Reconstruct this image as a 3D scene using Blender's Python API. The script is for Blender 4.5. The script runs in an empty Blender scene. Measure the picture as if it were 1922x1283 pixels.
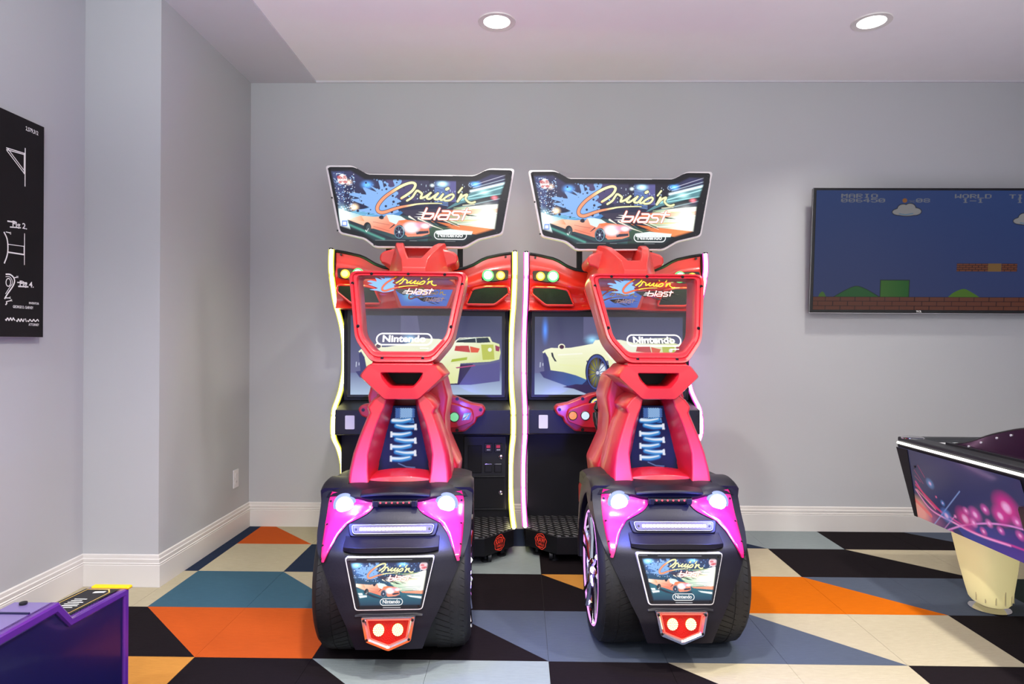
import bpy, bmesh, math, random
import numpy as np
from mathutils import Vector, Matrix

SC = bpy.context.scene
COL = SC.collection
rng = random.Random(7)

# ------------------------------------------------------------------ camera
cam_d = bpy.data.cameras.new('camera')
cam = bpy.data.objects.new('camera', cam_d)
COL.objects.link(cam)
cam_d.sensor_width = 36.0
cam_d.lens = 36.0 * 1200.0 / 1922.0
cam_d.clip_start = 0.02
yaw, pitch, roll = .0142, .0012, .005
fwd = Vector((-math.sin(yaw) * math.cos(pitch), math.cos(yaw) * math.cos(pitch), math.sin(pitch)))
rt = Vector((math.cos(yaw), math.sin(yaw), 0)); up = rt.cross(fwd)
r2 = rt * math.cos(roll) + up * math.sin(roll); u2 = -rt * math.sin(roll) + up * math.cos(roll)
m = Matrix.Identity(4)
for i in range(3):
    m[i][0], m[i][1], m[i][2] = r2[i], u2[i], -fwd[i]
m.translation = Vector((0, 0, 1.23))
cam.matrix_world = m
SC.camera = cam

# ------------------------------------------------------------------ world, exposure
w = bpy.data.worlds.new('world'); SC.world = w; w.use_nodes = True
w.node_tree.nodes['Background'].inputs[0].default_value = (.94, 1.0, 1.03, 1)
w.node_tree.nodes['Background'].inputs[1].default_value = 1.35
SC.view_settings.view_transform = 'Standard'
SC.view_settings.look = 'None'
SC.view_settings.exposure = 0.0
SC.view_settings.gamma = 1.0
SC.view_settings.use_curve_mapping = False
SC.cycles.use_denoising = True
SC.cycles.max_bounces = 8
SC.cycles.transparent_max_bounces = 12
SC.cycles.sample_clamp_indirect = 6.0
SC.cycles.caustics_reflective = False
SC.cycles.caustics_refractive = False

CEIL = 2.957
DOWNLIGHT_W = 85.0
DOWN_COL = (1.0, .96, .86)
# unseen fill spots added to brighten the ceiling and the left soffit
fl = bpy.data.lights.new('ceiling_fill', 'SPOT'); fl.energy = 430.0; fl.color = (1.0, .98, .97)
fl.spot_size = math.radians(140); fl.spot_blend = 1.0; fl.shadow_soft_size = .25
flo = bpy.data.objects.new('ceiling_fill', fl); COL.objects.link(flo)
fl2 = fl.copy(); fl2.energy = 140.0; fl2.color = (.93, .98, 1.0)
flo2 = bpy.data.objects.new('ceiling_fill', fl2); COL.objects.link(flo2)
flo2.location = (-1.0, .9, 1.75); flo2.rotation_euler = (math.radians(180 - 20), math.radians(-14), 0)
flo.location = (.4, -.3, 1.7); flo.rotation_euler = (math.radians(180 - 25), 0, 0)

# ------------------------------------------------------------------ colour and materials
def lin(c):
    c = c / 255.0
    return c / 12.92 if c <= .04045 else ((c + .055) / 1.055) ** 2.4
def rgb(r, g, b): return (lin(r), lin(g), lin(b), 1.0)

def principled(name, col, rough=.5, metal=0.0, coat=0.0, spec=.5, emit=None, estr=0.0, alpha=1.0,
               bump=0.0, bscale=60.0, var=0.0, vscale=8.0, sample=True):
    mt = bpy.data.materials.new(name); mt.use_nodes = True
    nt = mt.node_tree; b = nt.nodes['Principled BSDF']
    b.inputs['Base Color'].default_value = col
    b.inputs['Roughness'].default_value = rough
    b.inputs['Metallic'].default_value = metal
    b.inputs['Coat Weight'].default_value = coat
    b.inputs['Coat Roughness'].default_value = .08
    b.inputs['Specular IOR Level'].default_value = spec
    b.inputs['Alpha'].default_value = alpha
    if emit:
        b.inputs['Emission Color'].default_value = emit
        b.inputs['Emission Strength'].default_value = estr
        if not sample: mt.cycles.emission_sampling = 'NONE'
    tc = nt.nodes.new('ShaderNodeTexCoord')
    n = nt.nodes.new('ShaderNodeTexNoise'); n.inputs['Scale'].default_value = vscale; n.inputs['Detail'].default_value = 4
    nt.links.new(tc.outputs['Object'], n.inputs['Vector'])
    if var > 0:
        mx = nt.nodes.new('ShaderNodeMix'); mx.data_type = 'RGBA'
        mx.inputs[6].default_value = tuple(x * (1 - var) for x in col[:3]) + (1,)
        mx.inputs[7].default_value = tuple(min(1, x * (1 + var)) for x in col[:3]) + (1,)
        nt.links.new(n.outputs['Fac'], mx.inputs[0]); nt.links.new(mx.outputs[2], b.inputs['Base Color'])
    if bump > 0:
        n2 = nt.nodes.new('ShaderNodeTexNoise'); n2.inputs['Scale'].default_value = bscale; n2.inputs['Detail'].default_value = 3
        nt.links.new(tc.outputs['Object'], n2.inputs['Vector'])
        bp = nt.nodes.new('ShaderNodeBump'); bp.inputs['Strength'].default_value = bump; bp.inputs['Distance'].default_value = .01
        nt.links.new(n2.outputs['Fac'], bp.inputs['Height']); nt.links.new(bp.outputs[0], b.inputs['Normal'])
    return mt

def carpet(name, col):
    mt = principled(name, col, rough=.95, spec=.1)
    nt = mt.node_tree; b = nt.nodes['Principled BSDF']
    tc = nt.nodes.new('ShaderNodeTexCoord')
    mp = nt.nodes.new('ShaderNodeMapping'); mp.inputs['Scale'].default_value = (18, 160, 1)
    n = nt.nodes.new('ShaderNodeTexNoise'); n.inputs['Scale'].default_value = 1.0; n.inputs['Detail'].default_value = 6; n.inputs['Roughness'].default_value = .7
    nt.links.new(tc.outputs['Object'], mp.inputs[0]); nt.links.new(mp.outputs[0], n.inputs['Vector'])
    mx = nt.nodes.new('ShaderNodeMix'); mx.data_type = 'RGBA'
    mx.inputs[6].default_value = tuple(x * .76 for x in col[:3]) + (1,)
    mx.inputs[7].default_value = tuple(min(1, x * 1.2) for x in col[:3]) + (1,)
    nt.links.new(n.outputs['Fac'], mx.inputs[0]); nt.links.new(mx.outputs[2], b.inputs['Base Color'])
    bp = nt.nodes.new('ShaderNodeBump'); bp.inputs['Strength'].default_value = .5; bp.inputs['Distance'].default_value = .004
    nt.links.new(n.outputs['Fac'], bp.inputs['Height']); nt.links.new(bp.outputs[0], b.inputs['Normal'])
    return mt

def print_mat(name, strength=1.0, lit=True, rough=.25, coat=.1):
    """flat print stored per vertex; lit = backlit sign or screen, else an ordinary printed surface"""
    mt = principled(name, (.01, .01, .012, 1), rough=rough, coat=coat)
    nt = mt.node_tree; b = nt.nodes['Principled BSDF']
    a = nt.nodes.new('ShaderNodeAttribute'); a.attribute_name = 'Col'
    if lit:
        nt.links.new(a.outputs['Color'], b.inputs['Emission Color']); b.inputs['Emission Strength'].default_value = strength; b.inputs['Specular IOR Level'].default_value = .22
        mt.cycles.emission_sampling = 'NONE'
    else:
        nt.links.new(a.outputs['Color'], b.inputs['Base Color'])
    return mt

def clear_mat(name, tint=(1, 1, 1, 1), gloss=.04):
    mt = bpy.data.materials.new(name); mt.use_nodes = True
    nt = mt.node_tree; nt.nodes.remove(nt.nodes['Principled BSDF'])
    out = nt.nodes['Material Output']
    tr = nt.nodes.new('ShaderNodeBsdfTransparent'); tr.inputs[0].default_value = tint
    gl = nt.nodes.new('ShaderNodeBsdfGlossy'); gl.inputs['Roughness'].default_value = .04
    lw = nt.nodes.new('ShaderNodeFresnel'); lw.inputs[0].default_value = 1.45
    mx = nt.nodes.new('ShaderNodeMixShader')
    nt.links.new(lw.outputs[0], mx.inputs[0]); nt.links.new(tr.outputs[0], mx.inputs[1]); nt.links.new(gl.outputs[0], mx.inputs[2])
    nt.links.new(mx.outputs[0], out.inputs[0])
    return mt

M = {}
M['wall'] = principled('wall_paint', rgb(181, 182, 186), rough=.85, spec=.15, bump=.04, bscale=350, var=.02, vscale=2)
M['soffit'] = principled('soffit_paint', rgb(200, 198, 206), rough=.85, spec=.15, bump=.03, bscale=300, var=.02)
M['ceiling'] = principled('ceiling_paint', rgb(234, 230, 234), rough=.8, spec=.2, bump=.03, bscale=250, var=.02)
M['trim'] = principled('trim_paint', rgb(214, 210, 207), rough=.4, spec=.4, var=.01)
M['slab'] = principled('slab', rgb(60, 58, 56), rough=.95)
M['red'] = principled('red_plastic', (.52, .010, .024, 1), rough=.34, coat=.15, bump=.03, bscale=220)
M['red3'] = principled('red_satin', (.66, .035, .03, 1), rough=.34, coat=.2, bump=.03, bscale=220)
M['red2'] = principled('red_gloss', (.72, .02, .012, 1), rough=.25, coat=.5, bump=.02, bscale=160)
M['red_lens'] = principled('red_fender_gloss', (.70, .010, .12, 1), rough=.2, coat=.6, bump=.02, bscale=120)
M['black'] = principled('black_laminate', rgb(15, 15, 21), rough=.5, spec=.3, bump=.03, bscale=200, var=.1)
M['shell'] = principled('black_plastic', rgb(17, 14, 25), rough=.42, spec=.35, bump=.05, bscale=260)
M['tyre'] = principled('tyre_rubber', rgb(15, 14, 18), rough=.6, bump=.08, bscale=120)
M['darkmetal'] = principled('dark_metal', rgb(40, 41, 46), rough=.45, metal=.4, bump=.03, bscale=180, var=.08)
M['chrome'] = principled('chrome', rgb(225, 222, 225), rough=.12, metal=1.0, var=.03)
M['bolt'] = principled('bolt_black', rgb(16, 16, 18), rough=.35)
M['grille'] = principled('speaker_cloth', rgb(14, 16, 15), rough=.8, bump=.6, bscale=500)
M['white_edge'] = principled('white_edge', rgb(225, 220, 222), rough=.4, var=.02)
M['print_white'] = principled('white_print', rgb(240, 238, 236), rough=.5, var=.02)
M['print_yellow'] = principled('yellow_print', rgb(246, 214, 40), rough=.5, var=.05)
M['print_orange'] = principled('orange_print', rgb(226, 84, 40), rough=.5, var=.05)
M['print_blue'] = principled('blue_print', rgb(104, 150, 210), rough=.5, var=.1)
M['print_black'] = principled('black_print', rgb(16, 14, 16), rough=.5, var=.05)
M['print_red'] = principled('red_print', rgb(225, 60, 40), rough=.5, emit=rgb(225, 60, 40), estr=.25, var=.1, sample=False)
M['clear'] = clear_mat('clear_acrylic', (.93, .94, .95, 1))
M['glass'] = clear_mat('clear_glass', (.97, .97, .97, 1))
def glow(name, col, s, sample=True): 
    return principled(name, (.02, .02, .02, 1), rough=.4, emit=col, estr=s, sample=sample, var=0)
M['led_yellow'] = glow('yellow_light_core', (1, .94, .45, 1), 8.0)
M['led_yellow_edge'] = glow('yellow_light_edge', (.95, .86, .05, 1), 1.3)
M['led_pink'] = glow('pink_light_core', (1, .60, .88, 1), 7.0)
M['led_pink_edge'] = glow('pink_light_edge', (1, .05, .60, 1), 1.3)
M['lamp_white'] = glow('headlamp_lens', (.72, .84, 1, 1), 5.0, sample=False)
M['lamp_ring'] = glow('headlamp_ring', (.38, .48, 1, 1), 1.0, sample=False)
M['amber'] = glow('amber_lens', (1, .42, .02, 1), 1.9, sample=False)
M['amber_core'] = glow('amber_core', (1, .85, .18, 1), 2.5, sample=False)
M['green'] = glow('green_lens', (.12, .95, .22, 1), 1.5, sample=False)
M['green_core'] = glow('green_core', (.7, 1, .75, 1), 4.0, sample=False)
M['brake'] = glow('brake_led', (1, .88, .92, 1), 4.0, sample=False)
M['brake_lens'] = principled('brake_lens', rgb(84, 78, 88), rough=.3, emit=(1, .7, .78, 1), estr=.05, var=.05, sample=False)
M['red_led'] = glow('red_led', (1, .05, .08, 1), 1.6, sample=False)
M['red_lens_lit'] = principled('tail_lens', (.30, .004, .002, 1), rough=.35, coat=.2, spec=.2, emit=(1, .02, .006, 1), estr=.14, bump=.5, bscale=330, sample=False)
M['red_edge_lit'] = glow('tail_edge', (1, .10, .06, 1), 1.6, sample=False)
M['tail_core'] = glow('tail_core', (1, .62, .18, 1), 2.2, sample=False)
M['tail_bead'] = glow('tail_bead', (1, .9, .5, 1), 3.0, sample=False)
M['btn_orange'] = glow('orange_button', (1, .35, .06, 1), .9, sample=False)
M['btn_white'] = glow('white_button', (.72, .88, 1, 1), .95, sample=False)
M['btn_green'] = glow('green_button', (.25, .85, .40, 1), .8, sample=False)
M['coin_red'] = glow('coin_red', (.9, .03, .12, 1), .5, sample=False)
M['rim_led'] = glow('rim_led', (.85, .30, 1, 1), 1.6, sample=False)
M['downlight'] = glow('downlight_lens', (1, .97, .92, 1), 9.0, sample=False)
M['strip_white'] = glow('table_strip', (1, .95, .86, 1), 3.0)
M['marquee'] = print_mat('marquee_print', 1.3)
M['screen'] = print_mat('screen_picture', 1.0, rough=.15)
M['tvpic'] = print_mat('tv_picture', 1.0, rough=.2)
M['panel_lit'] = print_mat('panel_print', 1.4)
M['spring'] = print_mat('suspension_print', .9, rough=.5, coat=0)
M['spring'].node_tree.nodes['Principled BSDF'].inputs['Specular IOR Level'].default_value = .03
M['table_art'] = print_mat('table_print', 1.0, lit=False, rough=.3, coat=.4)
M['board'] = principled('chalkboard_print', rgb(25, 21, 24), rough=.7, spec=.2, var=.5, vscale=3.5)
M['board_edge'] = principled('board_edge', rgb(205, 200, 200), rough=.5, var=.02)
M['navy'] = principled('navy_panel', rgb(13, 15, 60), rough=.3, coat=.35, var=.08, vscale=3)
M['purple'] = principled('purple_moulding', rgb(80, 34, 124), rough=.25, coat=.5, var=.05)
M['lavender'] = principled('lavender_top', rgb(106, 92, 142), rough=.3, coat=.3, var=.05)
M['yellow'] = principled('yellow_plastic', rgb(226, 178, 0), rough=.4, var=.03)
M['gold'] = principled('gold_print', rgb(206, 168, 84), rough=.4, var=.1)
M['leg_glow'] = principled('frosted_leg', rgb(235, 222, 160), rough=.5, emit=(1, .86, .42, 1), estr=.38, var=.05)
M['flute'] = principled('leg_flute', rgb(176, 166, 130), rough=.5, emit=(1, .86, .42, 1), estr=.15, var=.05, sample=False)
M['white_top'] = principled('white_playfield', rgb(235, 238, 245), rough=.2, coat=.4, var=.02)
M['shield'] = principled('smoked_shield', rgb(44, 22, 40), rough=.2, coat=.4, var=.12, vscale=30)
M['stud'] = principled('stud_white', rgb(225, 225, 232), rough=.3, metal=.5)
M['outlet'] = principled('outlet_plastic', rgb(222, 218, 222), rough=.4, var=.02)
M['slot'] = principled('slot_dark', rgb(120, 115, 122), rough=.6)
M['sticker'] = principled('white_sticker', rgb(235, 235, 235), rough=.5, var=.01)

# diamond plate
def diamond():
    mt = principled('diamond_plate', rgb(46, 46, 52), rough=.35, metal=.7)
    nt = mt.node_tree; b = nt.nodes['Principled BSDF']
    tc = nt.nodes.new('ShaderNodeTexCoord')
    mp = nt.nodes.new('ShaderNodeMapping'); mp.inputs['Rotation'].default_value = (0, 0, .785); mp.inputs['Scale'].default_value = (8, 8, 8)
    ck = nt.nodes.new('ShaderNodeTexBrick'); ck.inputs['Scale'].default_value = 1.0; ck.inputs['Mortar Size'].default_value = .075
    ck.inputs['Color1'].default_value = (.42, .42, .44, 1); ck.inputs['Color2'].default_value = (.26, .26, .28, 1); ck.inputs['Mortar'].default_value = (.03, .03, .035, 1)
    nt.links.new(tc.outputs['Object'], mp.inputs[0]); nt.links.new(mp.outputs[0], ck.inputs['Vector'])
    nt.links.new(ck.outputs['Color'], b.inputs['Base Color'])
    bp = nt.nodes.new('ShaderNodeBump'); bp.inputs['Strength'].default_value = .8; bp.inputs['Distance'].default_value = .003
    nt.links.new(ck.outputs['Fac'], bp.inputs['Height']); nt.links.new(bp.outputs[0], b.inputs['Normal'])
    return mt
M['diamond'] = diamond()

# ------------------------------------------------------------------ geometry helpers
def tag(o, label=None, cat=None, group=None, kind=None):
    if label: o['label'] = label
    if cat: o['category'] = cat
    if group: o['group'] = group
    if kind: o['kind'] = kind
    return o
def thing(name, loc, label, cat, rz=0, group=None):
    o = bpy.data.objects.new(name, None); COL.objects.link(o)
    o.empty_display_size = .1
    o.location = loc; o.rotation_euler = (0, 0, rz)
    return tag(o, label, cat, group)
def mk(name, verts, faces, mat, parent=None, bevel=0, seg=3, smooth=True, angle=40, fix=True, mids=None):
    me = bpy.data.meshes.new(name)
    me.from_pydata([tuple(v) for v in verts], [], faces)
    mats = mat if isinstance(mat, (list, tuple)) else [mat]
    for x in mats: me.materials.append(M[x] if isinstance(x, str) else x)
    if mids is not None: me.polygons.foreach_set('material_index', mids)
    if fix:
        bm = bmesh.new(); bm.from_mesh(me); bmesh.ops.recalc_face_normals(bm, faces=bm.faces); bm.to_mesh(me); bm.free()
    if smooth:
        me.shade_smooth()
        me.set_sharp_from_angle(angle=math.radians(angle))
    me.update()
    o = bpy.data.objects.new(name, me); COL.objects.link(o)
    if parent: o.parent = parent
    if bevel:
        b = o.modifiers.new('bevel', 'BEVEL'); b.width = bevel; b.segments = seg; b.limit_method = 'ANGLE'; b.angle_limit = math.radians(28)
        b.harden_normals = True
    return o
def boxv(x0, x1, y0, y1, z0, z1):
    v = [(x0, y0, z0), (x1, y0, z0), (x1, y1, z0), (x0, y1, z0), (x0, y0, z1), (x1, y0, z1), (x1, y1, z1), (x0, y1, z1)]
    f = [(0, 3, 2, 1), (4, 5, 6, 7), (0, 1, 5, 4), (1, 2, 6, 5), (2, 3, 7, 6), (3, 0, 4, 7)]
    return v, f
def box(name, x0, x1, y0, y1, z0, z1, mat, parent=None, bevel=0, **k):
    v, f = boxv(x0, x1, y0, y1, z0, z1)
    return mk(name, v, f, mat, parent, bevel, **k)
def join(parts):
    V, F = [], []
    for v, f in parts:
        n = len(V); V += list(v); F += [tuple(i + n for i in q) for q in f]
    return V, F
def prismv(pts, a, b, axis='y'):
    n = len(pts)
    def P(p, t):
        if axis == 'y': return (p[0], t, p[1])
        if axis == 'x': return (t, p[0], p[1])
        return (p[0], p[1], t)
    v = [P(p, a) for p in pts] + [P(p, b) for p in pts]
    f = [tuple(range(n)), tuple(range(2 * n - 1, n - 1, -1))] + [(i, (i + 1) % n, n + (i + 1) % n, n + i) for i in range(n)]
    return v, f
def prism(name, pts, a, b, mat, parent=None, bevel=0, axis='y', **k):
    v, f = prismv(pts, a, b, axis)
    return mk(name, v, f, mat, parent, bevel, **k)
def loopsv(loops, closed=True, cap0=True, cap1=True, wrap=False):
    n = len(loops[0]); V = [p for l in loops for p in l]; F = []
    L = len(loops)
    for j in range(L if wrap else L - 1):
        for i in range(n if closed else n - 1):
            a, b = j * n, ((j + 1) % L) * n
            F.append((a + i, a + (i + 1) % n, b + (i + 1) % n, b + i))
    if not wrap and closed:
        if cap0: F.append(tuple(range(n - 1, -1, -1)))
        if cap1: F.append(tuple(range((L - 1) * n, L * n)))
    return V, F
def frame(axis):
    a = Vector(axis).normalized()
    t = Vector((0, 0, 1)) if abs(a.z) < .9 else Vector((1, 0, 0))
    u = a.cross(t).normalized(); v = a.cross(u).normalized()
    return a, u, v
def cylv(c, axis, r, d, n=24, r2=None):
    a, u, v = frame(axis); c = Vector(c); r2 = r if r2 is None else r2
    l0 = [c + (u * math.cos(2 * math.pi * i / n) + v * math.sin(2 * math.pi * i / n)) * r for i in range(n)]
    l1 = [c + a * d + (u * math.cos(2 * math.pi * i / n) + v * math.sin(2 * math.pi * i / n)) * r2 for i in range(n)]
    return loopsv([l0, l1])
def cyl(name, c, axis, r, d, mat, parent=None, n=24, r2=None, **k):
    v, f = cylv(c, axis, r, d, n, r2)
    return mk(name, v, f, mat, parent, **k)
def lathev(prof, c, axis, n=40, a0=0, a1=2 * math.pi):
    """prof = list of (offset along the axis, radius)"""
    a, u, v = frame(axis); c = Vector(c)
    full = abs(a1 - a0 - 2 * math.pi) < 1e-6
    k = n if full else n + 1
    loops = []
    for i in range(k):
        t = a0 + (a1 - a0) * i / n
        loops.append([c + a * p[0] + (u * math.cos(t) + v * math.sin(t)) * p[1] for p in prof])
    return loopsv(loops, closed=True, wrap=full)
def lathe(name, prof, c, axis, mat, parent=None, n=40, **k):
    v, f = lathev(prof, c, axis, n)
    return mk(name, v, f, mat, parent, **k)
def tubev(path, r, n=10, closed=False):
    P = [Vector(p) for p in path]; loops = []
    for i, p in enumerate(P):
        if closed: d = P[(i + 1) % len(P)] - P[i - 1]
        else: d = P[min(i + 1, len(P) - 1)] - P[max(i - 1, 0)]
        a, u, v = frame(d)
        rr = r[i] if isinstance(r, (list, tuple)) else r
        loops.append([p + (u * math.cos(2 * math.pi * k / n) + v * math.sin(2 * math.pi * k / n)) * rr for k in range(n)])
    return loopsv(loops, wrap=closed)
def tube(name, path, r, mat, parent=None, n=10, closed=False, **k):
    v, f = tubev(path, r, n, closed)
    return mk(name, v, f, mat, parent, **k)
def torus(name, c, axis, R, r, mat, parent=None, n=48, k=10, **kw):
    a, u, v = frame(axis); c = Vector(c)
    return tube(name, [c + (u * math.cos(2 * math.pi * i / n) + v * math.sin(2 * math.pi * i / n)) * R for i in range(n)], r, mat, parent, k, True, **kw)
def spline(pts, n=6):
    P = [np.array(p, float) for p in pts]; out = []
    for i in range(len(P) - 1):
        p0, p1, p2, p3 = P[max(i - 1, 0)], P[i], P[i + 1], P[min(i + 2, len(P) - 1)]
        for k in range(n):
            t = k / n
            out.append(.5 * ((2 * p1) + (-p0 + p2) * t + (2 * p0 - 5 * p1 + 4 * p2 - p3) * t * t + (-p0 + 3 * p1 - 3 * p2 + p3) * t ** 3))
    out.append(P[-1]); return [tuple(o) for o in out]
def rounded(pts, r, n=4):
    """round the corners of a 2D polygon; r number or list"""
    out = []; N = len(pts)
    for i in range(N):
        p = np.array(pts[i], float); a = np.array(pts[i - 1], float); b = np.array(pts[(i + 1) % N], float)
        rr = r[i] if isinstance(r, (list, tuple)) else r
        da, db = a - p, b - p; la, lb = np.linalg.norm(da), np.linalg.norm(db)
        rr = min(rr, la * .45, lb * .45)
        s, e = p + da / la * rr, p + db / lb * rr
        for k in range(n + 1):
            t = k / n
            out.append(tuple((1 - t) ** 2 * s + 2 * t * (1 - t) * p + t * t * e))
    return out
def bolt(parent, c, axis, r=.006, d=.005, mat='bolt'):
    return cyl('bolt', c, axis, r, d, mat, parent, n=10)

# flat ribbons and lettering: (x, h) plane placed by fn(x, h, lift) -> 3D
def ribbonv(pts, wid, fn, lift=0.0):
    P = [np.array(p, float) for p in pts]; V = []
    for i, p in enumerate(P):
        d = P[min(i + 1, len(P) - 1)] - P[max(i - 1, 0)]; d = d / (np.linalg.norm(d) + 1e-9); nn = np.array((-d[1], d[0]))
        ww = (wid[i] if isinstance(wid, (list, tuple)) else wid) / 2
        V += [fn(*(p + nn * ww), lift), fn(*(p - nn * ww), lift)]
    F = [(2 * i, 2 * i + 1, 2 * i + 3, 2 * i + 2) for i in range(len(P) - 1)]
    return V, F
_DG = None
def textv(s, size, fn, lift=0.0, at=(0, 0), align='CENTER', bold=0.0, shear=0.0, sx=1.0, width=None):
    cu = bpy.data.curves.new('t', 'FONT'); cu.body = s; cu.size = size; cu.align_x = align; cu.align_y = 'CENTER'
    cu.offset = bold * size; cu.shear = shear; cu.resolution_u = 3
    ob = bpy.data.objects.new('t', cu); COL.objects.link(ob)
    dg = bpy.context.evaluated_depsgraph_get()
    me = bpy.data.meshes.new_from_object(ob.evaluated_get(dg))
    vs = [v.co.copy() for v in me.vertices]; fs = [tuple(p.vertices) for p in me.polygons]
    bpy.data.objects.remove(ob); bpy.data.meshes.remove(me); bpy.data.curves.remove(cu)
    if width and vs:
        xs = [v.x for v in vs]; sx = width / (max(xs) - min(xs))
    return [fn(at[0] + v.x * sx, at[1] + v.y, lift) for v in vs], fs
def flat(name, parts, mat, parent=None):
    v, f = join(parts); return mk(name, v, f, mat, parent, smooth=False, fix=False)

# ------------------------------------------------------------------ print painter (flat prints, screens)
class Art:
    def __init__(s, x0, x1, z0, z1, nx, nz, bg=(0, 0, 0), ss=2):
        s.b = (x0, x1, z0, z1); s.nx, s.nz, s.ss = nx, nz, ss
        W, H = nx * ss, nz * ss
        s.X, s.Z = np.meshgrid(x0 + (np.arange(W) + .5) / W * (x1 - x0), z0 + (np.arange(H) + .5) / H * (z1 - z0))
        s.I = np.zeros((H, W, 3)); s.I[:] = s.c(bg); s.px = (x1 - x0) / W
    @staticmethod
    def c(col): return np.array([lin(float(v)) for v in col])
    def mix(s, a, col):
        col = col if isinstance(col, np.ndarray) and col.ndim == 3 else s.c(col)
        s.I = s.I * (1 - a[..., None]) + col * a[..., None]
    def inside(s, pts):
        P = np.array(pts); r = np.zeros(s.X.shape, bool); n = len(P)
        for i in range(n):
            (x1, y1), (x2, y2) = P[i], P[(i + 1) % n]
            if y1 == y2: continue
            cnd = ((y1 > s.Z) != (y2 > s.Z)) & (s.X < (x2 - x1) * (s.Z - y1) / (y2 - y1) + x1)
            r ^= cnd
        return r
    def poly(s, pts, col, a=1.0): s.mix(s.inside(pts) * float(a), col)
    def grad(s, pts, c0, c1, p0, p1, a=1.0):
        p0, p1 = np.array(p0, float), np.array(p1, float); d = p1 - p0
        t = np.clip(((s.X - p0[0]) * d[0] + (s.Z - p0[1]) * d[1]) / (d @ d), 0, 1)[..., None]
        s.mix(s.inside(pts) * float(a), s.c(c0) * (1 - t) + s.c(c1) * t)
    def ell(s, c, rx, rz, col, a=1.0, soft=None):
        d = np.sqrt(((s.X - c[0]) / rx) ** 2 + ((s.Z - c[1]) / rz) ** 2)
        soft = s.px / min(rx, rz) if soft is None else soft
        s.mix(np.clip((1 - d) / soft + .5, 0, 1) * a, col)
    def dist(s, pts, wid):
        D = np.full(s.X.shape, 9.0)
        for i in range(len(pts) - 1):
            a, b = np.array(pts[i], float), np.array(pts[i + 1], float); d = b - a; L = d @ d + 1e-12
            wa = wid[i] if isinstance(wid, (list, tuple)) else wid; wb = wid[i + 1] if isinstance(wid, (list, tuple)) else wid
            t = np.clip(((s.X - a[0]) * d[0] + (s.Z - a[1]) * d[1]) / L, 0, 1)
            D = np.minimum(D, np.hypot(s.X - a[0] - t * d[0], s.Z - a[1] - t * d[1]) - (wa + (wb - wa) * t) / 2)
        return D
    def line(s, pts, wid, col, a=1.0, soft=None):
        s.mix(np.clip(.5 - s.dist(pts, wid) / (soft or s.px), 0, 1) * a, col)
    def lite(s, c, rx, rz, col, k=1.0, p=2.0):
        d = np.sqrt(((s.X - c[0]) / rx) ** 2 + ((s.Z - c[1]) / rz) ** 2)
        s.I = s.I + s.c(col) * (np.clip(1 - d, 0, 1) ** p * k)[..., None]
    def streak(s, a, b, w, col, k=1.0):
        D = s.dist([a, b], 0); s.I = s.I + s.c(col) * (np.exp(-(D / w) ** 2) * k)[..., None]
    def mesh(s, name, fn, mat, parent=None, keep=None):
        q = s.ss; I = s.I.reshape(s.nz, q, s.nx, q, 3).mean((1, 3)); x0, x1, z0, z1 = s.b
        nx, nz = s.nx, s.nz
        xs = x0 + np.arange(nx) / (nx - 1) * (x1 - x0); zs = z0 + np.arange(nz) / (nz - 1) * (z1 - z0)
        O = np.array(fn(0, 0, 0), float); EX = np.array(fn(1, 0, 0), float) - O; EZ = np.array(fn(0, 1, 0), float) - O
        GX, GZ = np.meshgrid(xs, zs)
        V = O + GX[..., None] * EX + GZ[..., None] * EZ
        idx = np.arange(nx * nz).reshape(nz, nx)
        F = np.stack([idx[:-1, :-1], idx[:-1, 1:], idx[1:, 1:], idx[1:, :-1]], -1).reshape(-1, 4)
        if keep is not None:
            k = s.inside(keep)[::q, ::q][:-1, :-1].reshape(-1); F = F[k]
        me = bpy.data.meshes.new(name); nf = len(F)
        me.vertices.add(nx * nz); me.vertices.foreach_set('co', V.reshape(-1))
        me.loops.add(nf * 4); me.loops.foreach_set('vertex_index', F.reshape(-1).astype(np.int32))
        me.polygons.add(nf); me.polygons.foreach_set('loop_start', (np.arange(nf) * 4).astype(np.int32))
        at = me.color_attributes.new('Col', 'FLOAT_COLOR', 'POINT')
        C4 = np.ones((nz * nx, 4), np.float32); C4[:, :3] = np.clip(I, 0, 4).reshape(-1, 3)
        at.data.foreach_set('color', C4.reshape(-1))
        me.materials.append(M[mat]); me.update(calc_edges=True); me.validate()
        o = bpy.data.objects.new(name, me); COL.objects.link(o)
        if parent: o.parent = parent
        return o

# ------------------------------------------------------------------ room shell
WX, WY = -1.815, 4.25           # left wall and back wall planes
PX, PY = -2.20, 3.185           # recess wall plane and pillar face
RX = 3.47
def struct(o): o['kind'] = 'structure'; return o
floor = struct(box('floor', -2.4, 3.7, -2.2, 4.4, -.12, -.006, 'slab'))
struct(box('wall_back', WX - .12, RX + .12, WY, WY + .12, -.006, 3.2, 'wall'))
struct(prism('wall_left', [(PX - .12, PY), (WX, PY), (WX, WY), (PX - .12, WY)], -.006, 3.2, 'wall', axis='z'))
struct(box('wall_recess', PX - .12, PX, -2.2, PY, -.006, 3.2, 'wall'))
struct(box('wall_right', RX, RX + .12, -2.2, WY, -.006, 3.2, 'wall'))
SOF = -1.375
struct(box('ceiling', SOF, RX, -2.2, WY - .012, CEIL + .012, CEIL + .13, 'ceiling'))
struct(box('trim_1', PX, SOF, -2.2, WY, CEIL, CEIL + .13, 'soffit'))
struct(box('trim_2', SOF, RX, WY - .012, WY, CEIL, CEIL + .13, 'soffit'))
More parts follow.
